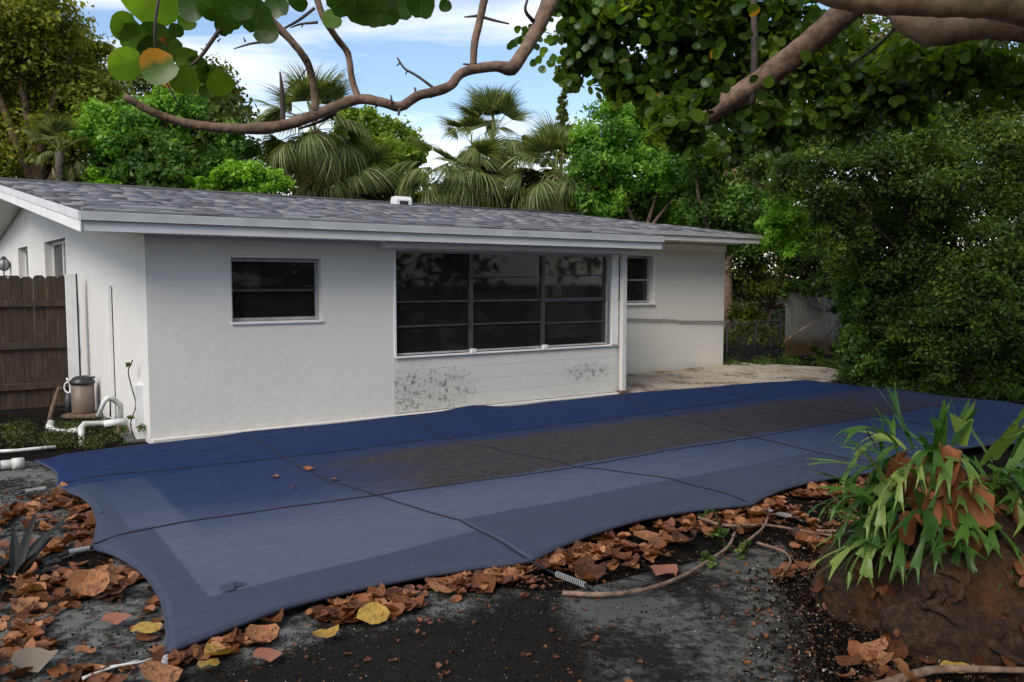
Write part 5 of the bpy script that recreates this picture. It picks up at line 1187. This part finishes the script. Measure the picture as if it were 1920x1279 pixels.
# leaves caught on the root mass
rm_ = np.array([v.co for v in rmo.data.vertices]); pick = [i for i in rng.integers(0, len(rm_), 1500) if rm_[i][1] < .1 and rm_[i][2] > .02][:95]
if pick:
    q_ = rm_[pick]+np.array(tuple(RM.location))+np.array([0, -.01, .01]); nrm_ = rm_[pick]*np.array([1, 1, .8])+rng.normal(size=(len(pick), 3))*.25
    SP = np.concatenate([SP, q_]); SS = np.concatenate([SS, rng.uniform(.03, .13, len(pick))]); ST = np.concatenate([ST, rng.uniform(0, .45, len(pick))]); SR = np.concatenate([SR, rotmats(nrm_, rng.uniform(0, 6.28, len(pick)))])
multi_scatter('leaf_litter', [(v, [f for f in F]) for _, v, F in DL[:6]], SP, SR, SS, ST, MT['litter'])
def special(x, y, sz, me, label, rot=None, z=.05):
    p = gr(x, y, z); o = link('fallen_leaf', me, None, p, rot or (random.uniform(-.25, .25), random.uniform(-.25, .25), random.uniform(0, 6.28)), (sz,)*3); tag(o, label, 'leaf')
special(276, 1176, .13, DLY[0], 'bright yellow leaf on the bare deck left of the cover corner', (.2, 0, .3))
special(217, 1160, .14, DLP[0], 'flat salmon pink leaf on the bare deck near the yellow one', (.1, .05, 0))
special(68, 1242, .19, DLG[0], 'long grey curled leaf at the lower left corner', (.25, 0, .1))
special(165, 1095, .2, DL[6][0], 'big tan leaf standing on edge in the left drift', (.9, .2, .4), .09)
special(200, 1085, .18, DL[7][0], 'pale tan folded leaf beside the big standing leaf', (.7, -.5, 1.9), .08)
special(700, 1150, .15, DLY[0], 'large pale yellow leaf under the near edge of the cover', (.9, .1, .3), .07)
special(610, 1190, .12, DLY2[0], 'small ragged yellow leaf lying out on the black soil', (.1, 0, .6))
special(410, 1228, .16, DLY2[0], 'torn yellow leaf below the left corner of the cover', (.3, .2, 2.6), .06)
special(390, 1243, .11, DLY[0], 'small yellow leaf beside the torn one at the cover corner', (.1, .2, 1.2))
special(490, 1192, .15, DL[6][0], 'cupped tan leaf just outside the near left cover edge', (.5, .1, .5), .06)
special(500, 1228, .12, DLP[0], 'lone reddish leaf on the dark soil below the cover', (.2, .2, .2))
special(1245, 1070, .2, DLP[0], 'broad pinkish brown leaf lying on the dark soil beside the weeds', (.1, .1, .7))
special(1735, 1192, .26, DL[3][0], 'broad burnt orange leaf against the foot of the root mass', (.35, .1, .2), .07)
special(1640, 1212, .13, DL[7][0], 'tan crumpled leaf alone on the brown soil at the right', (.1, -.2, .4))
special(1690, 1262, .16, DL[6][0], 'peaked orange leaf at the bottom edge near the fallen stick', (.8, .3, 1.2), .07)
special(1790, 1250, .12, DLY[0], 'greenish yellow leaf above the fallen stick', (.15, 0, .1), .06)
special(1690, 1172, .13, DLG[0], 'grey lilac leaf at the foot of the root mass', (.3, 0, .3), .06)
special(300, 1262, .17, DL[7][0], 'orange cupped leaf at the bottom edge below the cover corner', (.5, .3, .5), .06)
special(1770, 1000, .14, DLG[0], 'dry grey brown leaf caught on the root mass', (.5, .3, 2.4), .55)
# leaves caught on the cover
for i, (x, y, s_, lb) in enumerate(((578, 874, .10, 'orange leaf lying on the cover where two straps cross'), (515, 888, .07, 'brown leaf scrap on the left of the cover sheet'), (628, 890, .07, 'brown leaf scrap at the rim of the silt on the cover'), (552, 904, .05, 'dark twig like scrap on the blue cover'))):
    p = gr(x, y, .13); q = cov_local(p); z = onc(q[0], q[1], .012).z; o = link('fallen_leaf', DL[5+i % 3][0], None, (p.x, p.y, z), (.15, .1, i), (s_,)*3); tag(o, lb, 'leaf')

# silt crumbs and scraps lying on the cover, thickest along the lower long strap
dr = random.Random(61); DP_ = []
while len(DP_) < 1500:
    x, y = dr.uniform(2.4, 10.5), (dr.gauss(1.93, .10) if dr.random() < .4 else dr.uniform(1.86, 3.6)); 
    if y < 1.84 or (y > 1.95 and mnoise.noise(Vector((x*.9, y*1.6, 1))) < .0): continue
    q = onc(x, y, .003); w_ = Vector(PC.location)+E1*q.x+E2*q.y+Vector((0, 0, q.z)); DP_.append(tuple(w_))
DP_ = np.array(DP_); nn_ = len(DP_)
multi_scatter('cover_debris', [(v, f) for _, v, f in DL[:3]], DP_, rotmats(rng.normal(size=(nn_, 3))*.2+np.array([0, 0, 1]), rng.uniform(0, 6.28, nn_)), rng.uniform(.005, .018, nn_), rng.uniform(0, .12, nn_), MT['litter'])

# ------------------------------------------------------------------ soil crumbs, twigs and debris
SLAB = [gr(px2, py2)[:2] for px2, py2 in ((1070, 1125), (1180, 1085), (1330, 1050), (1460, 1018), (1480, 1060), (1440, 1100), (1480, 1180), (1500, 1400), (1220, 1400), (1150, 1230))]
def crumbs(name, poly, n, s0, s1, m, seed, zoff=.0, tint=None):
    r = np.random.default_rng(seed); P = []; xs = [p[0] for p in poly]; ys = [p[1] for p in poly]
    while len(P) < n:
        x, y = r.uniform(min(xs), max(xs)), r.uniform(min(ys), max(ys))
        if inpoly(x, y, poly) and not (name in ('soil_crumbs', 'mulch', 'bark_chips') and inpoly(x, y, SLAB) and r.random() < .8): P.append((x, y, zoff+r.uniform(0, .008)))
    tv = [(1, 0, 0), (-.5, .8, 0), (-.5, -.8, 0), (0, 0, .9)]; tf = [(0, 1, 3), (1, 2, 3), (2, 0, 3), (0, 2, 1)]; nrm = r.normal(size=(n, 3))*.5+np.array([0, 0, 1]); S = r.uniform(s0, s1, n)[:, None]*r.uniform(.4, 1.5, (n, 3))
    o = scatter(name, tv, tf, P, rotmats(nrm, r.uniform(0, 6.28, n)), S, m); tag(o, kind='stuff'); return o
MT['crumb'] = leafm('soil_crumb', (.005, .004, .003), (.016, .012, .009), (.055, .04, .03), .0, .95, spec=.05)
MT['chip'] = leafm('bark_chip', (.06, .035, .022), (.15, .10, .07), (.35, .29, .23), .0, .85, spec=.1)
soilpoly = [gr(x, y)[:2] for x, y in ((330, 1300), (520, 1200), (800, 1120), (1050, 1090), (1300, 1040), (1450, 1000), (1620, 980), (1660, 1120), (1900, 1250), (1900, 1400), (330, 1400))]
crumbs('soil_crumbs', soilpoly, 17000, .0015, .007, MT['crumb'], 70, .009)
crumbs('bark_chips', soilpoly, 1100, .0015, .006, MT['chip'], 71, .002)
bank = [gr(x, y)[:2] for x, y in ((1380, 1090), (1480, 1030), (1560, 960), (1660, 980), (1700, 1150), (1960, 1240), (1960, 1400), (1300, 1400), (1420, 1200))]
crumbs('mulch', bank, 6000, .003, .016, MT['chip'] if False else MT['crumb'], 72, .014)
crumbs('mulch_chips', bank, 1100, .003, .012, MT['chip'], 73, .03)
MT['speck'] = leafm('pale_grit', (.35, .33, .29), (.6, .57, .5), None, .0, .8)
crumbs('pale_grit', soilpoly, 420, .0018, .0048, MT['speck'], 76, .008)
leftpoly = [gr(x, y)[:2] for x, y in ((-60, 900), (90, 900), (330, 1260), (-60, 1300))]
crumbs('deck_debris', leftpoly, 1800, .003, .011, MT['crumb'], 74, .022)
def stick(pts, r0, label, m='bark', name='fallen_stick', cat='stick', bmp=.12):
    P3 = [gr(x, y, z) for x, y, z in pts]; b = P3[0].copy(); mb = MB(); sp3 = spline([p-b for p in P3], 5); mb.tube(sp3, [r0*(1-.5*k/len(sp3)) for k in range(len(sp3))], 7, bump=bmp); o = link(name, mb.mesh(name, MT[m]), None, b); return tag(o, label, cat)
stick([(1055, 1112, .03), (1130, 1115, .04), (1210, 1105, .045), (1280, 1080, .05), (1330, 1050, .05), (1365, 1025, .06), (1378, 998, .08)], .016, 'long thin brown root curving along the edge of the concrete slab', name='surface_root', cat='root')
stick([(1310, 970, .06), (1360, 985, .05), (1440, 985, .04), (1530, 1000, .04), (1600, 1008, .04)], .014, 'pale root running through the litter toward the root mass', name='surface_root', cat='root')
stick([(1395, 1020, .03), (1430, 990, .08), (1440, 968, .12)], .011, 'short forked twig sticking up from the litter', name='twig')
stick([(1420, 1018, .05), (1470, 1035, .05), (1482, 1055, .05), (1465, 1080, .04)], .011, 'hooked thin root beside the corner of the concrete slab', name='surface_root', cat='root')
stick([(1640, 1290, .06), (1740, 1258, .06), (1830, 1255, .06), (1960, 1258, .06)], .024, 'thick brown stick lying along the lower right edge', bmp=.08)
stick([(1695, 1175, .05), (1720, 1205, .05), (1765, 1240, .04)], .022, 'pale grey lichen covered stick at the foot of the root mass', 'pvc')
stick([(1790, 1200, .05), (1830, 1255, .04)], .01, 'thin straight twig crossing above the thick stick')
stick([(155, 1272, .04), (200, 1255, .04), (262, 1238, .04)], .008, 'bleached thin twig on the deck at the lower left', 'pvc')
stick([(190, 1252, .04), (255, 1243, .045), (285, 1235, .04)], .006, 'second bleached twig lying against the first at the lower left', 'pvc')
stick([(1530, 995, .05), (1620, 1000, .05), (1660, 1015, .05)], .012, 'grey twig beneath the hanging fern fronds')
# vines, bare stems right
for i, (pts, lb) in enumerate((([(1290, 268, 14), (1330, 290, 14), (1380, 320, 14), (1430, 352, 14)], 'bare pale grey twiggy branch hanging at the left rim of the olive foliage'), ([(1535, 560, 19), (1545, 590, 19), (1500, 620, 19), (1470, 640, 19)], 'thin curved dead vine across the board fence'))):
    P3 = [at(*p) for p in pts]; b = P3[0]; mb = MB(); mb.tube(spline([p-b for p in P3], 4), .018, 6, bump=.2)
    rr3 = random.Random(i)
    if i == 0:
        for k in range(26):
            t = rr3.random(); j = min(2, int(t*3)); q = (P3[j]-b).lerp(P3[j+1]-b, t*3-j); e_ = q+Vector((rr3.uniform(-.35, .35), rr3.uniform(-.2, .2), rr3.uniform(-.35, .15))); mb.tube([q, q.lerp(e_, .5)+Vector((0, 0, .03)), e_], [.006, .004, .002], 4, cap=False)
    o = link('dead_branch', mb.mesh('dead_branch', MT['bark_pale']), None, b); tag(o, lb, 'branch')

# ------------------------------------------------------------------ small plants
BR = empty('bromeliad', gr(30, 1085), 0, label='dark spiky bromeliad at the left edge of the deck', cat='plant')
strap_leaves(BR, 18, .46, .034, MT['brom'], .15, 1.0, .5, seed=80)
for i, (x, y, s_, lb) in enumerate(((1345, 1030, .26, 'upright weed with small yellow green leaves in the litter'), (1400, 1052, .14, 'low mossy weed at the edge of the concrete slab'), (1330, 1068, .12, 'tiny weed tuft left of the mossy weed'))):
    e = empty('weed', gr(x, y), 0, label=lb, cat='weed'); b2 = MB(); b2.tube([(0, 0, 0), (.01, 0, s_*.6), (-.02, 0, s_)], .004, 4); b2.build('stem', MT['weed'], e)
    crown('leaves', [(Vector((0, 0, s_*.3)), s_*.45), (Vector((-.02, 0, s_*.8)), s_*.3)], 160, .028, MT['weed'], e, seed=82+i)
# weeds and ground cover at the foot of the fence and filter
wl_ = [(gr(x, y)+Vector((0, 0, .03)), .16) for x, y in [(x, y) for x in range(-40, 240, 22) for y in (806, 824, 838)] if y < 842-(max(0, x-150)*.08)]
MT['moss'] = leafm('low_weed_leaf', (.02, .03, .008), (.055, .075, .015), (.12, .14, .03), .3)
crown('ground_weeds', wl_, 3600, .045, MT['moss'], None, seed=90, kind='stuff', flat=.25, jit=.8)
wl2 = [(gr(x, y)+Vector((0, 0, .02)), .3) for x, y in ((1380, 686), (1430, 684), (1480, 682), (1530, 684), (1570, 690), (1600, 700), (1600, 716), (1630, 726), (1700, 733), (1760, 738), (1820, 742), (1880, 744))]
crown('ground_cover', wl2, 5000, .07, MT['leaf_olive'], None, seed=91, kind='stuff', flat=.3, jit=.6)
VN = empty('climbing_vine', hw(*sp(.35, 0, .1)[:2]), 0, label='thin climbing vine on the left corner of the front wall', cat='vine')
vp = spline([(.05, -.05, 0), (.02, -.08, .2), (.07, -.05, .4), (.03, -.06, .62), (.0, -.05, .78), (.05, -.04, .9)], 4)
MB().tube(vp, .007, 5).build('stem', MT['twig'], VN)
crown('leaves', [(Vector(p), .06) for p in vp[::3]]+[(Vector((.0, -.1, .05)), .16), (Vector((-.1, -.1, .1)), .14)], 420, .038, MT['weed'], VN, seed=92)
